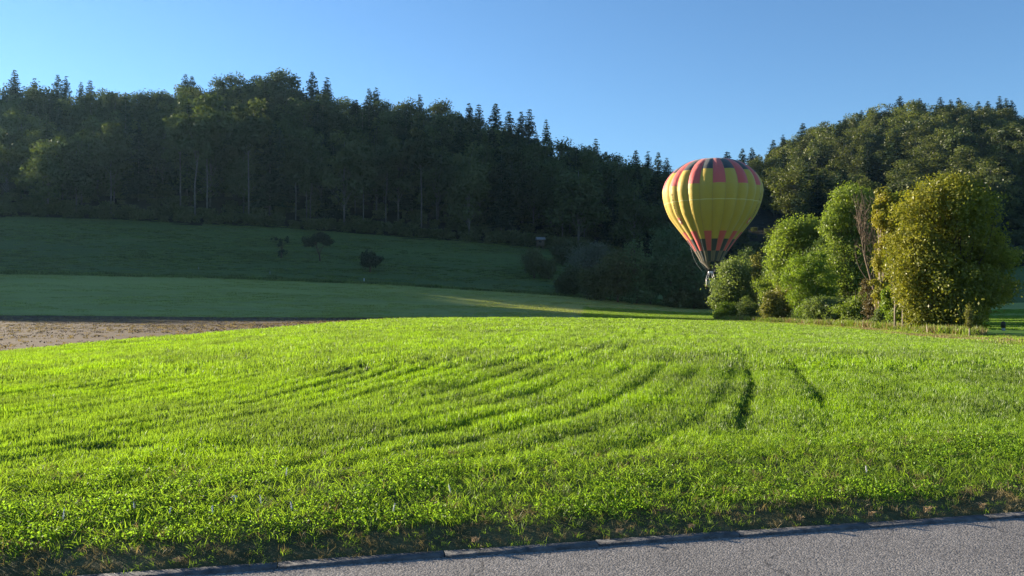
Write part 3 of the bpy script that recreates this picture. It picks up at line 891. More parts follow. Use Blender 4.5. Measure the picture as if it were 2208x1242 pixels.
meadow_tree('fruit_tree', 'small dark round-headed fruit tree, rightmost of the three on the meadow', 'tree', 798, 586, [(797, 560, 24, 19)], L_orch, 3800, .30, .16, 51)
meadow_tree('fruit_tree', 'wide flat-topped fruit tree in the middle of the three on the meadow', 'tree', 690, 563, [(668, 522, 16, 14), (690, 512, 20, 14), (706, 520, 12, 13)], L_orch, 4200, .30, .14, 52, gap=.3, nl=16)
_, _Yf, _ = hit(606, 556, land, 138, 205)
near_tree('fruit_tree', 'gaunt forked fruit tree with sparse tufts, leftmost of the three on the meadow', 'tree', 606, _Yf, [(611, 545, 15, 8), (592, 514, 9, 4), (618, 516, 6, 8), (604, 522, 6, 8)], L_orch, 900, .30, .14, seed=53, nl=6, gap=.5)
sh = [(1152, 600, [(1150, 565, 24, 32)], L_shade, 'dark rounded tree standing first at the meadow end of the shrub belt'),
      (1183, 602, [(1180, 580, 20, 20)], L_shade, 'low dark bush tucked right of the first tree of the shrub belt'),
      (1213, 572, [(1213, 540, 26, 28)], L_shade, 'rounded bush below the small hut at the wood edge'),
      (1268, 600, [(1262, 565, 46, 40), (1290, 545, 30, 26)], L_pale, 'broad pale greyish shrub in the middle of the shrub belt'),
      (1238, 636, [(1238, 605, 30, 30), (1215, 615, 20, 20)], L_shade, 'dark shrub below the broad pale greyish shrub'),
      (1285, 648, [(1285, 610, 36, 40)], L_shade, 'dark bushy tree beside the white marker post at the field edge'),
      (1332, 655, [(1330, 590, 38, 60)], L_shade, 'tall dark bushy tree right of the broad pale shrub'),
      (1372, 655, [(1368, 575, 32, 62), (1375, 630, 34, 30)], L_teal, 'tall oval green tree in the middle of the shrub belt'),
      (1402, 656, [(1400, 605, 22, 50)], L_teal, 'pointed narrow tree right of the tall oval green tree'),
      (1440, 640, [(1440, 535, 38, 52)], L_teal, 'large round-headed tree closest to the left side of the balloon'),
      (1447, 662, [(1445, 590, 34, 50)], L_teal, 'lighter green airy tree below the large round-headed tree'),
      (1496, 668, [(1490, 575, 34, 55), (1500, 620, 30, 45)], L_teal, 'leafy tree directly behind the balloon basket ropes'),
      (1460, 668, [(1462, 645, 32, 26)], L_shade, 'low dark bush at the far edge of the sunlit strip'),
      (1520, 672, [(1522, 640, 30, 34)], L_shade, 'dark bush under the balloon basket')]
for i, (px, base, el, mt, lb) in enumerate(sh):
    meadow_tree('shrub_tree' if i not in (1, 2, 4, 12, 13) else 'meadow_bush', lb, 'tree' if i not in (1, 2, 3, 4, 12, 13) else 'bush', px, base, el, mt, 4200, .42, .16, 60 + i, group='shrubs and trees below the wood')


# ------------------------------------------------------------------ the wooded hills
def broad_meshes(seed, H=24.0, n=2600, tr=1.0, bare=.28, w=.23, lump=.34, size=.78, nl=26, mat=None):
    rng = np.random.default_rng(seed)
    cr = MB(); wd = MB()
    ez = H * (1 + bare) / 2; rz = H * (1 - bare) / 2; rx = H * w
    wd.tube([[0, 0, -1.5], [.1, 0, H * .3], [rng.normal() * .3, rng.normal() * .3, H * .55], [0, 0, H * .85]], np.array([.26, .2, .14, .05]) * tr, 6)
    D = dirs(rng, nl); f = rng.uniform(.3, .9, nl)
    lr = lump * rx * rng.uniform(.7, 1.4, nl)
    for d, ff, r_ in zip(D, f, lr):
        taper = 1.0 - .25 * max(d[2], 0)
        c = np.array([0, 0, ez]) + d * ff * np.array([rx * taper, rx * taper, rz])
        m = int(n / nl * (r_ / lr.mean()) ** 2)
        dd = dirs(rng, m)
        C = c + dd * (r_ * rng.uniform(.5, 1.1, m))[:, None] * np.array([1, 1, .75])
        cr.leaves(C, size, dd * .7, rng, .7)
        h = rng.uniform(.35, .7) * c[2] if bare < .4 else c[2] * rng.uniform(.8, .95)
        limb(wd, rng, [0, 0, h], c, .07, .02, -.1, 4, 4)
    return cr, wd


def spruce_meshes(seed, H=24.0, w=.155, bare=.10, gapp=.12):
    rng = np.random.default_rng(seed)
    cr = MB(); wd = MB()
    wd.tube([[0, 0, -1.5], [0, 0, H * .5], [0, 0, H * .98]], [.30, .18, .03], 6)
    C = []; N = []; z = bare * H
    while z < H * .985:
        t = (z - bare * H) / (H * (1 - bare))
        Rz = w * H * (1 - t) ** .8 * rng.uniform(.8, 1.12) + .35
        m = max(4, int(9 * (1 - t) + 4)); a0 = rng.uniform(0, 6.28)
        for b in range(m):
            if rng.random() < gapp: continue
            a = a0 + b * 6.283 / m + rng.normal() * .12; L_ = Rz * rng.uniform(.7, 1.12)
            for s in np.arange(.35, L_ + .01, .42):
                for q in (-1, 1):
                    C.append([math.cos(a) * s - q * math.sin(a) * .22, math.sin(a) * s + q * math.cos(a) * .22, z + .28 * s / max(L_, .5) - .30 * s * (1 - t) * .8 + rng.normal() * .1])
                    N.append([math.cos(a) * .3, math.sin(a) * .3, .9])
        z += H * .026 * rng.uniform(.8, 1.2)
    cr.leaves(np.array(C), .92, np.array(N), rng, .5, .2)
    cr.leaves(np.array([[0, 0, H * .97 + i * .25] for i in range(4)]), .5, None, rng, .35)
    return cr, wd


L_beech = leafmat('leaf_beech', (.040, .060, .020), (.072, .088, .028), .55, .12, .35, None, .38)
L_spruce = leafmat('needle_spruce', (.020, .036, .018), (.035, .055, .024), .4, .15, .12, None, .3)
L_larch = leafmat('leaf_light_tree', (.055, .076, .028), (.095, .108, .036), .5, .15, .35, None, .25)

KIND = {}


def reg(kind, gens, mat):
    KIND[kind] = []
    for cr, wd in gens:
        a = cr.mesh(kind + '_crown', mat); b = wd.mesh(kind + '_trunk', M_far_bark)
        # one-mesh version for the far hill
        V = np.concatenate(cr.V + wd.V); nC = cr.n
        Q = np.concatenate(cr.Q + [q + nC for q in wd.Q]); T = np.concatenate([q + nC for q in wd.T])
        idx = np.concatenate([np.zeros(sum(len(q) for q in cr.Q)), np.ones(sum(len(q) for q in wd.Q)), np.ones(len(T))])
        KIND[kind].append((a, b, mesh_np(kind, V, [Q, T], False, [mat, M_far_bark], idx)))


reg('beech_tree', [broad_meshes(100 + i, w=[.33, .29, .36, .28, .34][i], bare=[.12, .18, .08, .15, .05][i], n=3800, nl=34) for i in range(5)], L_beech)
L_beech_lit = leafmat('leaf_beech_lit', (.060, .082, .022), (.125, .132, .033), .55, .12, .42, None, .34)  # beech leaves in a lighter colour, standing in for sun on the right hill
reg('lit_beech_tree', [broad_meshes(140 + i, w=[.30, .33, .28, .35][i], bare=[.12, .06, .15, .05][i], n=5600, nl=48, lump=.26, size=.62) for i in range(4)], L_beech_lit)
reg('light_tree', [broad_meshes(110 + i, w=.25, bare=.1, nl=28, n=3400) for i in range(2)], L_larch)
reg('tall_tree', [broad_meshes(120 + i, H=24, w=.20, bare=.44, nl=26, n=3000, tr=.72) for i in range(3)], L_beech)
reg('spruce_tree', [spruce_meshes(130 + i, w=[.23, .20, .25, .21][i]) for i in range(4)], L_spruce)

FR = np.random.default_rng(5)
_used = set()


def ridge_top(px):
    return np.interp(px, [-300, 0, 60, 110, 200, 300, 390, 470, 530, 575, 625, 660, 720, 800, 880, 960, 1040, 1100, 1170, 1230, 1300, 1380, 1450, 1500, 1560, 1620, 1660, 1700, 1750, 1800, 1832, 1870, 1950, 2050, 2120, 2170, 2205, 2300, 2500],
                     [185, 178, 178, 186, 196, 190, 172, 170, 160, 143, 160, 185, 190, 204, 214, 224, 252, 256, 272, 296, 318, 340, 366, 385, 352, 334, 306, 288, 266, 250, 232, 214, 212, 216, 228, 226, 246, 262, 262])


WORD = {'lit_beech_tree': ('rounded broadleaf tree', 'broadleaf tree'), 'beech_tree': ('rounded broadleaf tree', 'broadleaf tree'), 'light_tree': ('light green tree', 'light tree'),
        'tall_tree': ('tree on a bare trunk', 'tall tree'), 'spruce_tree': ('conical spruce', 'spruce')}


def forest_tree(kind, x, y, H, hill, parts, label=None, wide=None, var=None):
    z = lz(x, y)
    v = KIND[kind][FR.integers(len(KIND[kind])) if var is None else var]
    s = H / 24.0; sx = s * (wide or FR.uniform(.9, 1.2)) * (1.22 if hill == 'right' else 1) if H > 14 else s * 1.3
    if parts:
        o = empty(kind, (x, y, z), FR.uniform(0, 6.28))
        for nm, me in (('crown', v[0]), ('trunk', v[1])):
            link(nm, me, o)
    else:
        o = link(kind, v[2], None, (x, y, z)); o.rotation_euler = (0, 0, FR.uniform(0, 6.28))
    o.scale = (sx, sx, s)
    if not label:
        p, q = pct(x, y, z + H * .75)
        w = WORD[kind][0]
        size = 'small ' if H < 15 else ('tall ' if H > 27 else '')
        tail = ', %s percent across, %s down the photo'
        label = size + w + ' in ' + hill + ' wood' + tail % (round(p), round(q))
        if label in _used: label = size + w + ' in ' + hill + ' wood' + tail % (round(p, 1), round(q, 1))
        _used.add(label)
    tag(o, label, WORD[kind][1], ('trees of the left wooded hill' if hill == 'left' else 'trees of the right wooded hill'))
    return o


taken = []


def special(kind, px, Y, top, label=None, wide=None, hill='left', base=None, var=None, parts=True):
    x, y, z = at(px, Y)
    H = topz(top, Y) - z
    taken.append((x, y))
    return forest_tree(kind, x, y, H, hill, parts, label, wide, var)


# bare pale trunks along the front of the left wood
for px, Y, top in ((388, 212, 215), (420, 205, 215), (445, 207, 195), (536, 205, 205), (637, 206, 290), (660, 207, 330), (669, 209, 325), (783, 206, 300), (908, 208, 265), (238, 208, 260), (832, 212, 300)):
    special('tall_tree', px, Y, top, wide=.95)
special('light_tree', 1012, 203, 300, 'ragged lighter green ivy-clad tree at the right part of the left wood edge', 1.0, var=0)
special('light_tree', 742, 206, 268, 'tall lighter green tree with layered crown in the middle of the left wood edge', .95, var=1)
special('light_tree', 545, 218, 195, 'tall yellowish-green tree left of the middle of the left wood', .9)
# broad crowns that make the rounded crest of the left ridge
for px, Y, top in ((236, 302, 187), (258, 300, 184), (470, 303, 166), (500, 300, 158), (528, 302, 154), (552, 300, 147), (576, 301, 141), (602, 303, 149), (628, 300, 160), (745, 302, 188), (850, 300, 204), (880, 303, 207), (950, 300, 218)):
    special('beech_tree', px, Y, top, wide=1.0)
# spruces that stand up from the skyline
for px, Y, top in ((28, 292, 150), (72, 296, 168), (122, 298, 160), (140, 294, 163), (172, 300, 176), (192, 297, 172), (398, 300, 158), (412, 304, 162), (672, 298, 153), (704, 296, 166), (795, 300, 190), (810, 298, 188),
                   (905, 300, 202), (1012, 300, 222), (1032, 298, 224), (1068, 296, 221), (1098, 300, 238), (1124, 298, 240), (1142, 297, 234), (1178, 300, 256), (1285, 298, 298), (1372, 300, 322), (1398, 298, 326), (1420, 300, 328), (1438, 296, 340)):
    special('spruce_tree', px, Y, top, parts=True)
for px, Y, top in ((1732, 415, 264), (1622, 420, 318), (1568, 410, 326), (1602, 415, 320), (1668, 418, 300), (1943, 420, 206), (1985, 418, 211), (2030, 420, 208), (2052, 422, 214), (2070, 418, 210), (2112, 420, 217), (2132, 424, 216), (2158, 420, 206), (2172, 422, 211), (2184, 418, 215), (1690, 420, 290)):
    special('spruce_tree', px, Y, top, hill='right', parts=False)
special('tall_tree', 2078, 300, 262, 'lone bare-trunked pine-like tree high on the right hill', .9, hill='right', parts=False)
special('tall_tree', 2196, 305, 252, 'tall tree with a visible pale trunk at the right edge of the photo', 1.3, hill='right', parts=False)


def plant(hill, u0, u1, y0, y1, sp, pcon, parts):
    n = 0
    for gy in np.arange(y0, y1, sp):
        for gx in np.arange(u0 * y1, u1 * y1, sp):
            x = gx + FR.uniform(-.42, .42) * sp; y = gy + FR.uniform(-.42, .42) * sp
            u = x / y
            if not (u0 < u < u1): continue
            if y < float(B5(u)) + 1.5: continue
            px = 1104 + u * FPX
            if hill == 'left' and y > 312 - max(0, (px - 1350)) * .1: continue
            if hill == 'right' and 2165 < px < 2330 and 228 < y < 285: continue
            if any((x - a) ** 2 + (y - b) ** 2 < 16 for a, b in taken): continue
            z = lz(x, y)
            con = FR.random() < pcon * (.4 + 1.2 * float(fbm(np.array([x * .02]), np.array([y * .02]), 120)[0]))
            kind = 'spruce_tree' if con else ('light_tree' if FR.random() < .12 else ('lit_beech_tree' if hill == 'right' else 'beech_tree'))
            H = FR.uniform(20, 28) if con else FR.uniform(17, 25)
            lim = topz(float(ridge_top(px)) + FR.uniform(0, 10) + (12 if con else 0), y) - z
            if lim < 7: continue
            H = min(H, lim)
            forest_tree(kind, x, y, H, hill, parts)
            n += 1
    return n


nL = plant('left', -.645, .235, 203, 313, 9.2, .30, True)
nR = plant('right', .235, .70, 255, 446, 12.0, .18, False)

# undergrowth along the wood's edge and on its floor
tl = [leaf_tuft('undergrowth_tuft', 1.3, 260, 1.9, .42, L_shade, rg) for _ in range(3)]
gx, gy = np.meshgrid(np.arange(-215, 190, 2.6), np.arange(200, 300, 2.6))
x = (gx + rg.uniform(-1.2, 1.2, gx.shape)).ravel(); y = (gy + rg.uniform(-1.2, 1.2, gy.shape)).ravel()
k = (np.abs(x / y) < .72) & (y > B5(x / y) - .8) & (rg.random(len(x)) < np.where(y < B5(x / y) + 6, .95, .28))
x, y = x[k], y[k]
s = rg.uniform(.6, 1.7, len(x))
scatter('undergrowth', np.stack([x, y, land(x, y) - .2], 1), np.stack([s * 1.1, s * 1.1, s], 1), tl)
# trees added on the unseen hill to roughen its shadow edge
k = rg.random(len(FAR_P)) < .35
P = FAR_P[k]
gx, gy = np.meshgrid(np.arange(-270, -150, 7.5), np.arange(225, 335, 7.5))
ox = (gx + rg.uniform(-3, 3, gx.shape)).ravel(); oy = (gy + rg.uniform(-3, 3, gy.shape)).ravel()
k = (ox / oy > -.84) & (ox / oy < -.66) & (.53 * ox + .848 * oy > 123)      # left wood continued out of view, added to shade its upper left crowns
P = np.concatenate([P, np.stack([ox[k], oy[k], land(ox[k], oy[k])], 1)])
s = rg.uniform(.55, .75, len(P)); s[-k.sum():] *= 1.4
scatter('shade_wood', P, np.stack([s * 1.3, s * 1.3, s], 1), [bpy.data.objects.new('shade_wood_tree', q[2]) for q in KIND['beech_tree'][:2] + KIND['spruce_tree'][:1]])

# tall weeds along the foot of the tree row
x = []; y = []
for px, Y in zip(np.linspace(1545, 2110, 900), np.interp(np.linspace(1545, 2110, 900), [1545, 1650, 1775, 1900, 2000, 2110], [95, 80, 66, 56, 48, 44])):
    yy = Y + FR.uniform(-2.5, 1.5); x.append((px - 1104) / FPX * yy); y.append(yy)
x = np.array(x); y = np.array(y)
for nm, mt, part_ in (('tall_weeds', L_fresh, 0), ('tall_dry_weeds', M_dry, 1)):
    kk = (np.arange(len(x)) % 3 == 0) == bool(part_)
    tl = [blade_tuft(nm + '_tuft', .4, 70, .62, .04, mt, rg, .8) for _ in range(3)]
    s = rg.uniform(.4, 1.1, kk.sum())
    scatter(nm, np.stack([x[kk], y[kk], land(x[kk], y[kk]) - .05], 1), np.stack([s, s, s], 1), tl)

# ------------------------------------------------------------------ hot-air balloon
def balloon():
    Yb = 112.0; sc = .02036
    Xb = (1532 - 1104) / FPX * Yb
    root = empty('hot_air_balloon', (Xb, Yb, topz(617, Yb)), -math.atan2(Xb, Yb))
    root.scale = (112 / 137 * .98,) * 3
    tag(root, 'red, yellow and black striped hot-air balloon floating low beside the tree row', 'hot-air balloon')
    ys = np.array([72, 73.5, 77, 84, 92, 100, 110, 125, 150, 175, 200, 230, 260, 300, 325, 350, 400, 455, 480, 520, 560, 620, 662, 700, 735, 762, 800, 850, 870, 920, 945], float)
    rs = np.array([2, 60, 108, 160, 190, 213, 237, 264, 303, 332, 357, 379, 397, 412, 418, 421, 417, 404, 397, 381, 362, 322, 287, 257, 230, 208, 181, 147, 133, 103, 92], float)

    def zy(y): return (1155 - y) * sc

    def surf(th, y, off=0.0, bulge=True):
        r = np.interp(y, ys, rs) * sc
        g = ((th - math.radians(8 - 7.5)) / math.radians(15)); ph = (g - np.floor(g)) - .5
        amp = .055 * np.interp(y, [72, 100, 200, 600, 900, 945], [.1, .55, .85, 1, .8, .5])
        rr = r * (1 - amp + amp * np.cos(math.pi * ph) ** .9) + off
        ox = .0125 * zy(y) * 1.6
        return np.stack([ox + rr * np.sin(th), -rr * np.cos(th), zy(y) + 0 * th], -1)

    rows = [72, 73.5, 77, 84, 88, 94, 100, 110, 125, 150, 175, 199.9, 200.1, 230, 260, 300, 324.9, 325.1, 350, 375, 400, 425, 452, 458, 490, 520, 560, 600, 650, 699.9, 700.1, 735, 761.9, 762.1, 800, 830, 858]
    na = 24 * 10
    th = math.radians(.5) + np.arange(na) * 2 * math.pi / na
    V = np.stack([surf(th, np.full(na, float(y))) for y in rows])
    nr = len(rows)
    # soft creases and pillowing of the fabric panels
    i = np.arange(nr - 1)[:, None] * na; j = np.arange(na)[None, :]; j2 = (j + 1) % na
    F = np.stack([i + j, i + na + j, i + na + j2, i + j2], -1).reshape(-1, 4)
    gore = (np.arange(na) // 10) % 2          # 0: red at the top, 1: red at the bottom
    mi = np.zeros((nr - 1, na), int)          # 0 yellow 1 red 2 black 3 seam
    for r_ in range(nr - 1):
        ym = (rows[r_] + rows[r_ + 1]) / 2
        ev = 2 if ym < 88 else (1 if ym < 325 else (0 if ym < 762 else 2))
        od = 2 if ym < 200 else (0 if ym < 700 else 1)
        mi[r_] = np.where(gore == 0, ev, od)
        if 452 < ym < 458: mi[r_] = 3

    def fabric(nm, c, tr=.05):
        m, t, p, out = nmat(nm)
        p.inputs['Base Color'].default_value = (*c, 1); p.inputs['Roughness'].default_value = .55; p.inputs['Specular IOR Level'].default_value = .25
        p.inputs['Sheen Weight'].default_value = .15
        tc = t.nodes.new('ShaderNodeTexCoord'); nz = t.nodes.new('ShaderNodeTexNoise'); nz.inputs['Scale'].default_value = 1.1; nz.inputs['Detail'].default_value = 4
        t.links.new(tc.outputs['Object'], nz.inputs[0])
        b = t.nodes.new('ShaderNodeBump'); b.inputs['Strength'].default_value = .35; b.inputs['Distance'].default_value = .25
        t.links.new(nz.outputs[0], b.inputs['Height']); t.links.new(b.outputs[0], p.inputs['Normal'])
        tl_ = t.nodes.new('ShaderNodeBsdfTranslucent'); tl_.inputs[0].default_value = (*c, 1)
        mx = t.nodes.new('ShaderNodeMixShader'); mx.inputs[0].default_value = tr
        t.links.new(p.outputs[0], mx.inputs[1]); t.links.new(tl_.outputs[0], mx.inputs[2]); t.links.new(mx.outputs[0], out.inputs[0])
        return m
    fy = fabric('yellow_fabric', (.49, .345, .052)); fr_ = fabric('red_fabric', (.60, .11, .095)); fk = fabric('black_fabric', (.05, .055, .055), .03)
    fs = fabric('seam_tape', (.62, .52, .20)); ft = fabric('tan_fabric', (.17, .135, .09), .05)
    env = link('envelope', mesh_np('envelope', V.reshape(-1, 3), F, True, [fy, fr_, fk, fs], mi.ravel()), root)
    # vertical load tapes in the valleys between gores
    tp = MB()
    for g in range(24):
        a = math.radians(.5) + g * math.radians(15)
        yy = np.linspace(78, 940, 40)
        tp.tube(surf(np.full(40, a), yy, .015), .022, 4)
    tp.build('load_tapes', simple('tape', (.35, .28, .12), .8), root)
    # skirt below the last colour band
    sk = [858, 885, 915, 945]
    V = np.stack([surf(th, np.full(na, float(y))) for y in sk]); n2 = len(sk)
    i = np.arange(n2 - 1)[:, None] * na
    F = np.stack([i + j, i + na + j, i + na + j2, i + j2], -1).reshape(-1, 4)
    link('skirt', mesh_np('skirt', V.reshape(-1, 3), F, True, [ft, fk], np.tile(np.where(gore == 0, 0, 1), n2 - 1)), root)
    # scoop: cloth hanging from the left half of the mouth down to the burner
    tip = np.array([-.18, -.15, zy(1012)])
    tv = []
    for s_ in (0, 1):
        for q, a in enumerate(np.radians([-105, -80, -52, -26, -4])):
            pA = surf(np.array([a]), np.array([944.]))[0]
            for f in np.linspace(0, 1, 7):
                wv = (1 - f) ** .9
                pB = tip + np.array([.10 * (q - 2) * .6, 0, 0])
                c = pB + (pA - pB) * wv
                tv.append(c + np.array([.02 * s_, .02 * s_, 0]))
    FQ = []
    for s_ in (0, 1):
        for q in range(4):
            for f in range(6):
                b = s_ * 35 + q * 7 + f
                FQ.append([b, b + 1, b + 8, b + 7])
    link('scoop', mesh_np('scoop', np.array(tv), np.array(FQ), True, [ft]), root)
    # lettering and emblem on two gores
    dk = simple('letter_black', (.05, .05, .02), .7); wh = simple('emblem_white', (.75, .65, .45), .7)

    def onsurf(mb, a0, y, pts, off=.04):
        r = float(np.interp(y, ys, rs)) * sc
        V = [surf(np.array([a0 + px / r]), np.array([y - py / sc]), off)[0] for px, py in pts]
        mb.add(V, [[0, 1, 2, 3]])

    def stroke(mb, a0, y, x0, y0, x1, y1, w=.07, off=.04):
        d = np.array([x1 - x0, y1 - y0]); d = d / np.linalg.norm(d) * w / 2; nn = np.array([-d[1], d[0]])
        a = np.array([x0, y0]); b = np.array([x1, y1])
        onsurf(mb, a0, y, [a - d + nn, b + d + nn, b + d - nn, a - d - nn], off)
    glyph = [[(-.16, .17, 0, -.17), (0, -.17, .16, .17)], [(-.13, -.17, -.13, .17), (-.13, .17, .13, -.17), (.13, -.17, .13, .17)], [(0, -.17, 0, .17)],
             [(-.12, .17, -.12, -.17), (-.12, .17, .12, .17), (-.12, 0, .1, 0), (-.12, -.17, .12, -.17)], [(-.14, -.17, 0, .17), (0, .17, .14, -.17), (-.08, -.04, .08, -.04)]]
    for ang in (-52, 68):
        a0 = math.radians(ang)
        mb = MB()
        for q, y in enumerate(np.linspace(398, 572, 9)):
            for st in glyph[(q * 2 + q // 3) % 5]:
                stroke(mb, a0 + math.radians(.6), y, *st)
        mb.build('lettering', dk, root)
        em = MB()
        nx = 6
        for aa in np.linspace(-.42, .42, nx + 1)[:-1]:
            h = .52 if abs(aa + .07) < .3 else .42
            onsurf(em, a0, 612, [(aa, -h), (aa + .84 / nx, -h), (aa + .84 / nx, h), (aa, h)], .045)
        e = em.build('emblem', fr_, root)
        cr = MB()
        stroke(cr, a0, 614, -.02, -.26, -.02, .2, .2, .075); stroke(cr, a0, 614, -.2, -.05, .16, -.05, .2, .08)
        cr.build('cross_mark', wh, e)
    # wires, burner, basket
    st = simple('steel', (.55, .55, .56), .35, metallic=.8); wr = simple('wire', (.12, .12, .12), .5)
    bz = zy(1045)
    wires = MB()
    for g in range(12):
        a = math.radians(8 + 30 * g)
        p = surf(np.array([a]), np.array([943.]))[0]
        c = np.array([.42 * (1 if math.sin(a) > 0 else -1), -.42 * (1 if math.cos(a) > 0 else -1), bz])
        wires.tube([p, c], .014, 4)
    wires.build('flying_wires', wr, root)
    rp = MB(); P0 = surf(np.array([math.radians(-78)]), np.array([800.]))[0]; P1 = np.array([-1.35, -.4, zy(1030)]); tt = np.linspace(0, 1, 12)[:, None]
    rp.tube(P0 + (P1 - P0) * tt + np.array([-.5, 0, -.5]) * (np.sin(tt * math.pi) * .6), .022, 4)
    rp.build('handling_line', simple('rope', (.30, .32, .30), .8), root)
    bf = MB()
    for sx in (-1, 1):
        bf.tube([[-.45, .45 * sx, bz], [.45, .45 * sx, bz]], .03, 6); bf.tube([[.45 * sx, -.45, bz], [.45 * sx, .45, bz]], .03, 6)
    bn = bf.build('burner_frame', st, root)
    for sx in (-.2, .2):
        b = MB(); b.tube([[sx, 0, bz - .28], [sx, 0, bz - .05], [sx, 0, bz + .02], [sx, 0, bz + .34]], [.10, .12, .19, .20], 12)
        b.tube([[sx, -.1, bz - .3], [sx * 2, -.2, bz - .9], [sx * 2.6, -.35, bz - 1.25]], .03, 6)
        b.build('burner', simple('burner_shell', (.75, .74, .72), .35, metallic=.2), bn)
    wick = simple('wicker', (.075, .06, .05), .85, .5, 14, .2, .8); pad = simple('pale_padding', (.62, .58, .54), .7); sued = simple('tan_suede', (.42, .29, .17), .85)
    hw, hd, hh = .80, .62, 1.12
    bk = MB()
    for zz, gr in ((.0, 0), (hh, .02)):
        pass
    # open basket: slightly flared woven walls with thickness and floor
    ring = []
    nseg = 32
    for z_, g in ((0.0, -.05), (.3, -.02), (.7, 0), (hh, .03)):
        ring.append([(math.copysign(abs(math.cos(t)) ** .35, math.cos(t)) * (hw + g), math.copysign(abs(math.sin(t)) ** .35, math.sin(t)) * (hd + g), z_) for t in np.arange(nseg) * 2 * math.pi / nseg])
    for z_, g in ((hh, -.04), (.06, -.08)):
        ring.append([(math.copysign(abs(math.cos(t)) ** .35, math.cos(t)) * (hw + g), math.copysign(abs(math.sin(t)) ** .35, math.sin(t)) * (hd + g), z_) for t in np.arange(nseg) * 2 * math.pi / nseg])
    V = np.array(ring).reshape(-1, 3); Q = []
    for r_ in range(5):
        for q in range(nseg): Q.append([r_ * nseg + q, r_ * nseg + (q + 1) % nseg, (r_ + 1) * nseg + (q + 1) % nseg, (r_ + 1) * nseg + q])
    T = [[5 * nseg, 5 * nseg + q, 5 * nseg + q + 1] for q in range(1, nseg - 1)] + [[0, q + 1, q] for q in range(1, nseg - 1)]
    bk.add(V, Q, T)
    bo = bk.build('basket', wick, root, True)
    rim = MB(); rr = np.array(ring[3] + ring[3][:1]); rr[:, 2] += .03; rim.tube(rr, .06, 6, False); rim.build('rim', simple('rim_leather', (.10, .08, .07), .6), bo)
    rim = MB(); rr = np.array(ring[0] + ring[0][:1]); rim.tube(rr, .055, 6, False); rim.build('base_trim', sued, bo)
    for sx in (-1, 1):
        for sy in (-1, 1):
            u_ = MB(); u_.tube([[sx * hw * .93, sy * hd * .93, .5], [sx * hw * .93, sy * hd * .93, hh], [sx * .45, sy * .45, bz]], [.06, .05, .035], 8)
            u_.build('upright', pad if sy < 0 else st, root)
    pn = MB(); pn.box((-.12, -hd - .05, .55), (.46, .06, .82)); pn.build('side_panel', simple('grey_panel', (.28, .27, .28), .8), bo)
    for sx in (-.64, .42):
        pp = MB(); pp.tube([[sx, -hd - .05, .08], [sx, -hd - .07, .4], [sx, -hd - .06, .8], [sx, -hd - .02, 1.15]], [.07, .075, .09, .11], 8); pp.build('corner_padding', pad, bo)
    for sx in (-.5, .5):
        gc = MB(); gc.tube([[sx, .35, .1], [sx, .35, .9], [sx, .35, 1.0], [sx, .35, 1.03]], [.17, .17, .13, .05], 12); gc.build('gas_cylinder', st, root)


balloon()

# ------------------------------------------------------------------ small things
for px, row, h, wcol, lb in ((428, 582, .55, (.25, .25, .23), 'small grey marker post at the meadow edge, leftmost of the four'), (582, 592, .7, (.22, .22, .2), 'thin grey marker post at the meadow edge below the gaunt fruit tree'),
                             (785, 607, .6, (.75, .77, .8), 'white marker post at the meadow edge below the round fruit tree'), (1265, 642, .95, (.4, .42, .42), 'pale marker post in front of the dark shrub belt')):
    x, y, z = hit(px, row, meadow_z, 135, 160)
    r_ = tag(empty('marker_post', (x, y, z)), lb, 'post', 'marker posts at the meadow edge')
    m = MB(); m.tube([[0, 0, -.2], [0, 0, h * .75]], .06, 8); m.build('shaft', simple('post_paint', wcol, .6, .2), r_)
    m = MB(); m.tube([[0, 0, h * .75], [0, 0, h * .97], [0, 0, h]], [.07, .07, .03], 8); m.build('cap', simple('post_cap', tuple(c * .8 for c in wcol), .6), r_)

x, y, z = at(1165, 199)
hut = tag(empty('hut', (x, y, z), .2), 'small dark wooden hut with a pale roof at the wood edge above the shrub belt', 'hut')
wl = simple('hut_boards', (.08, .06, .045), .9, .3, 5)
m = MB(); m.box((0, 0, 1.6), (1.7, 1.6, 1.5)); m.build('walls', wl, hut)
m = MB()
for sx in (-.75, .75):
    for sy in (-.7, .7): m.tube([[sx, sy, -.4], [sx * .97, sy * .97, .9]], .07, 6)
m.build('stilts', wl, hut)
m = MB()
m.add([[-1.15, -1.1, 2.32], [1.15, -1.1, 2.32], [1.15, 0, 2.95], [-1.15, 0, 2.95], [1.15, 1.1, 2.32], [-1.15, 1.1, 2.32], [-1.15, -1.1, 2.42], [1.15, -1.1, 2.42], [1.15, 0, 3.05], [-1.15, 0, 3.05], [1.15, 1.1, 2.42], [-1.15, 1.1, 2.42]],
      [[0, 3, 2, 1], [3, 5, 4, 2], [6, 7, 8, 9], [9, 8, 10, 11], [0, 1, 7, 6], [5, 11, 10, 4], [1, 2, 8, 7], [2, 4, 10, 8], [0, 6, 9, 3], [3, 9, 11, 5]])
m.build('roof', simple('pale_sheet_roof', (.17, .18, .19), .7, .2), hut)
m = MB(); m.box((-.2, -.82, 1.85), (.7, .05, .45)); m.build('window', simple('dark_glass', (.02, .02, .025), .2), hut)

x, y, z = hit(2163, 713, land, 45, 80)
r_ = tag(empty('lawn_post', (x, y, z)), 'short dark post with a pale foot standing on the lawn behind the maple', 'post')
m = MB(); m.tube([[0, 0, .2], [0, 0, .55], [0, 0, .62], [0, 0, .66]], [.14, .15, .12, .04], 10); m.build('post_head', simple('dark_rubber', (.02, .02, .022), .6), r_)
m = MB(); m.tube([[0, 0, -.1], [0, 0, .2]], .11, 10); m.build('foot', simple('bluish_foot', (.25, .29, .34), .6), r_)

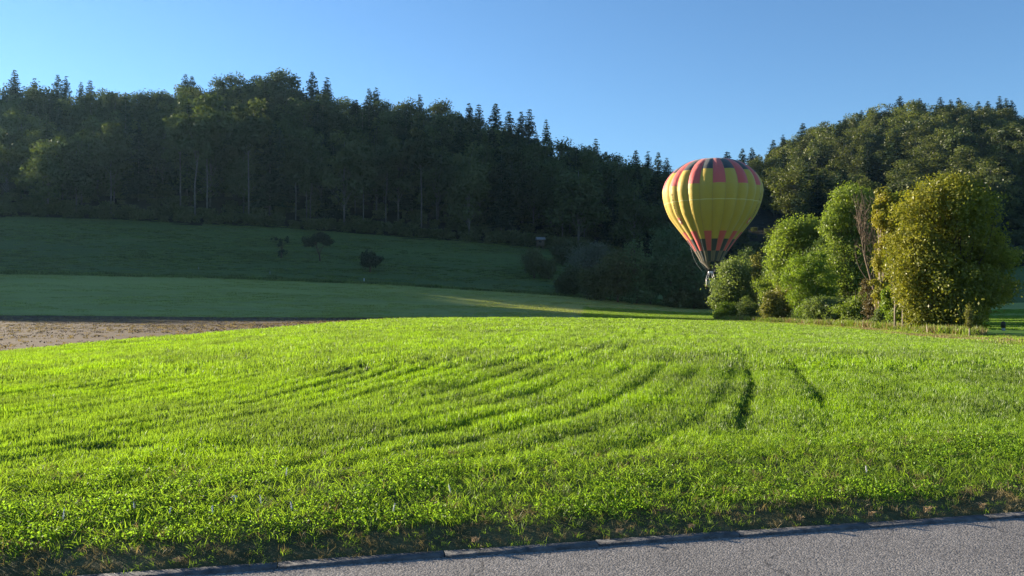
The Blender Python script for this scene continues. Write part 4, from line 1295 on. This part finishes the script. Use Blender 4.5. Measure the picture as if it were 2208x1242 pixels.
# flower spikes and straws in the verge
M_spike = simple('lilac_spike', (.78, .72, .74), .8, .1, 40)
M_stem = simple('stem', (.12, .17, .04), .8)


def vz(x, y): return np.where(road_b(x, y) < 6.66, verge_z(x, y), field_z(x, y))


for i, (px, row, h, sd) in enumerate(((137, 1140, 36, 'far left'), (293, 1110, 18, ''), (365, 1120, 16, ''), (460, 1122, 22, ''), (567, 1100, 24, ''), (633, 1112, 22, ''), (617, 1040, 24, ''), (845, 1120, 26, ''), (975, 1078, 26, ''), (1868, 1032, 20, ''))):
    x, y, z = hit(px, row, vz, 4.6, 8)
    k = y / FPX; H = h * k * .9 + .045
    r_ = empty('flower_spike', (x, y, z)); p, q = px / 22.08, row / 12.42
    tag(r_, 'pale lilac flower spike in the verge, %d percent across and %d percent down the photo' % (round(p), round(q)), 'flower', 'pale flower spikes in the verge')
    r_.rotation_euler = (random.uniform(-.15, .15), random.uniform(-.2, .2), random.uniform(0, 6))
    m = MB(); m.tube([[0, 0, -.02], [0, .004, H * .5], [0, 0, H * .6]], .0018, 5); m.build('stem', M_stem, r_)
    m = MB(); m.tube([[0, 0, H * .45], [0, .001, H * .6], [0, .002, H * .85], [0, 0, H]], [.0014, .0028, .0022, .0008], 7)
    for t in range(26):
        a = t * 2.4; zz = H * (.48 + .5 * t / 26); m.leaves(np.array([[.006 * math.cos(a), .006 * math.sin(a), zz]]), .006, None, R)
    m.build('flower_head', M_spike, r_)
x, y, z = hit(507, 1080, vz, 4.6, 8)
pm = tag(empty('mushroom', (x, y, z)), 'small pale mushroom in a dark gap of the verge grass', 'mushroom')
m = MB(); m.tube([[0, 0, -.01], [0, 0, .03]], .007, 8); m.build('stalk', M_spike, pm)
m = MB(); m.tube([[0, 0, .026], [0, 0, .03], [0, 0, .04], [0, 0, .046]], [.006, .026, .018, .003], 12); m.build('cap', simple('mushroom_cap', (.55, .48, .46), .6), pm)

M_straw = simple('straw', (.36, .25, .13), .85, .2, 30)
for i, (px, row, h) in enumerate(((385, 1222, 18), (1025, 1184, 24), (1335, 1166, 16), (1490, 1160, 14), (1725, 1147, 24), (1878, 1136, 20), (1996, 1128, 34), (2116, 1120, 32))):
    x, y = (px - 1104) / FPX * 5, 5.0
    u = (px - 1104) / FPX; y = (BK + .11) / (RB[1] + RB[0] * u); x = u * y
    r_ = tag(empty('straw_tuft', (x, y, .06)), 'dry straw tuft growing over the kerb, %d percent across the photo' % round(px / 22.08), 'grass tuft', 'dry straw tufts along the kerb')
    m = MB(); k = y / FPX
    for t in range(26):
        a = FR.uniform(0, 6.28); L_ = h * k * FR.uniform(.28, .5); ln = FR.uniform(.5, 1.3)
        d = np.array([math.cos(a), math.sin(a) * .7, 0]) * L_ * ln
        m.tube(np.array([[0, 0, -.01], d * .35 + [0, 0, L_ * .5], d + [0, 0, L_ * .62]]) + np.array([FR.normal() * .012, FR.normal() * .008, 0]), [.0016, .0014, .0006], 3, False)
    m.build('stalks', M_straw, r_)

# clods, stubble and weeds on the ploughed field
x, y = strew(20, 96, .5, lambda x, y: (x / y < .05) & (y > B2(x / y)) & (y < B3(x / y)))
k = rg.random(len(x)) < sstep(.3, .8, fbm(x * .3, y * 2.2, 131))
x, y = x[k], y[k]
tl = [blade_tuft('stubble_tuft', .16, 9, .12, .035, M_dry, rg, 1.0, .6) for _ in range(3)] + [leaf_tuft('clod_tuft', .2, 12, .07, .06, M_plough, rg) for _ in range(3)]
s = rg.uniform(.6, 1.3, len(x))
scatter('stubble', np.stack([x, y, _plough_z(x, y)], 1), np.stack([s, s, s], 1), tl)

# ------------------------------------------------------------------ evening haze in the valley
mb = MB(); mb.box((0, 390, 92), (1500, 1300, 198))
hz = bpy.data.materials.new('haze'); hz.use_nodes = True
t = hz.node_tree; t.nodes.clear()
out = t.nodes.new('ShaderNodeOutputMaterial'); pv = t.nodes.new('ShaderNodeVolumePrincipled')
pv.inputs['Color'].default_value = (.45, .76, 1.0, 1); pv.inputs['Density'].default_value = .00005; pv.inputs['Anisotropy'].default_value = .45
t.links.new(pv.outputs[0], out.inputs['Volume'])
hz_o = tag(mb.build('haze', hz), kind='stuff')
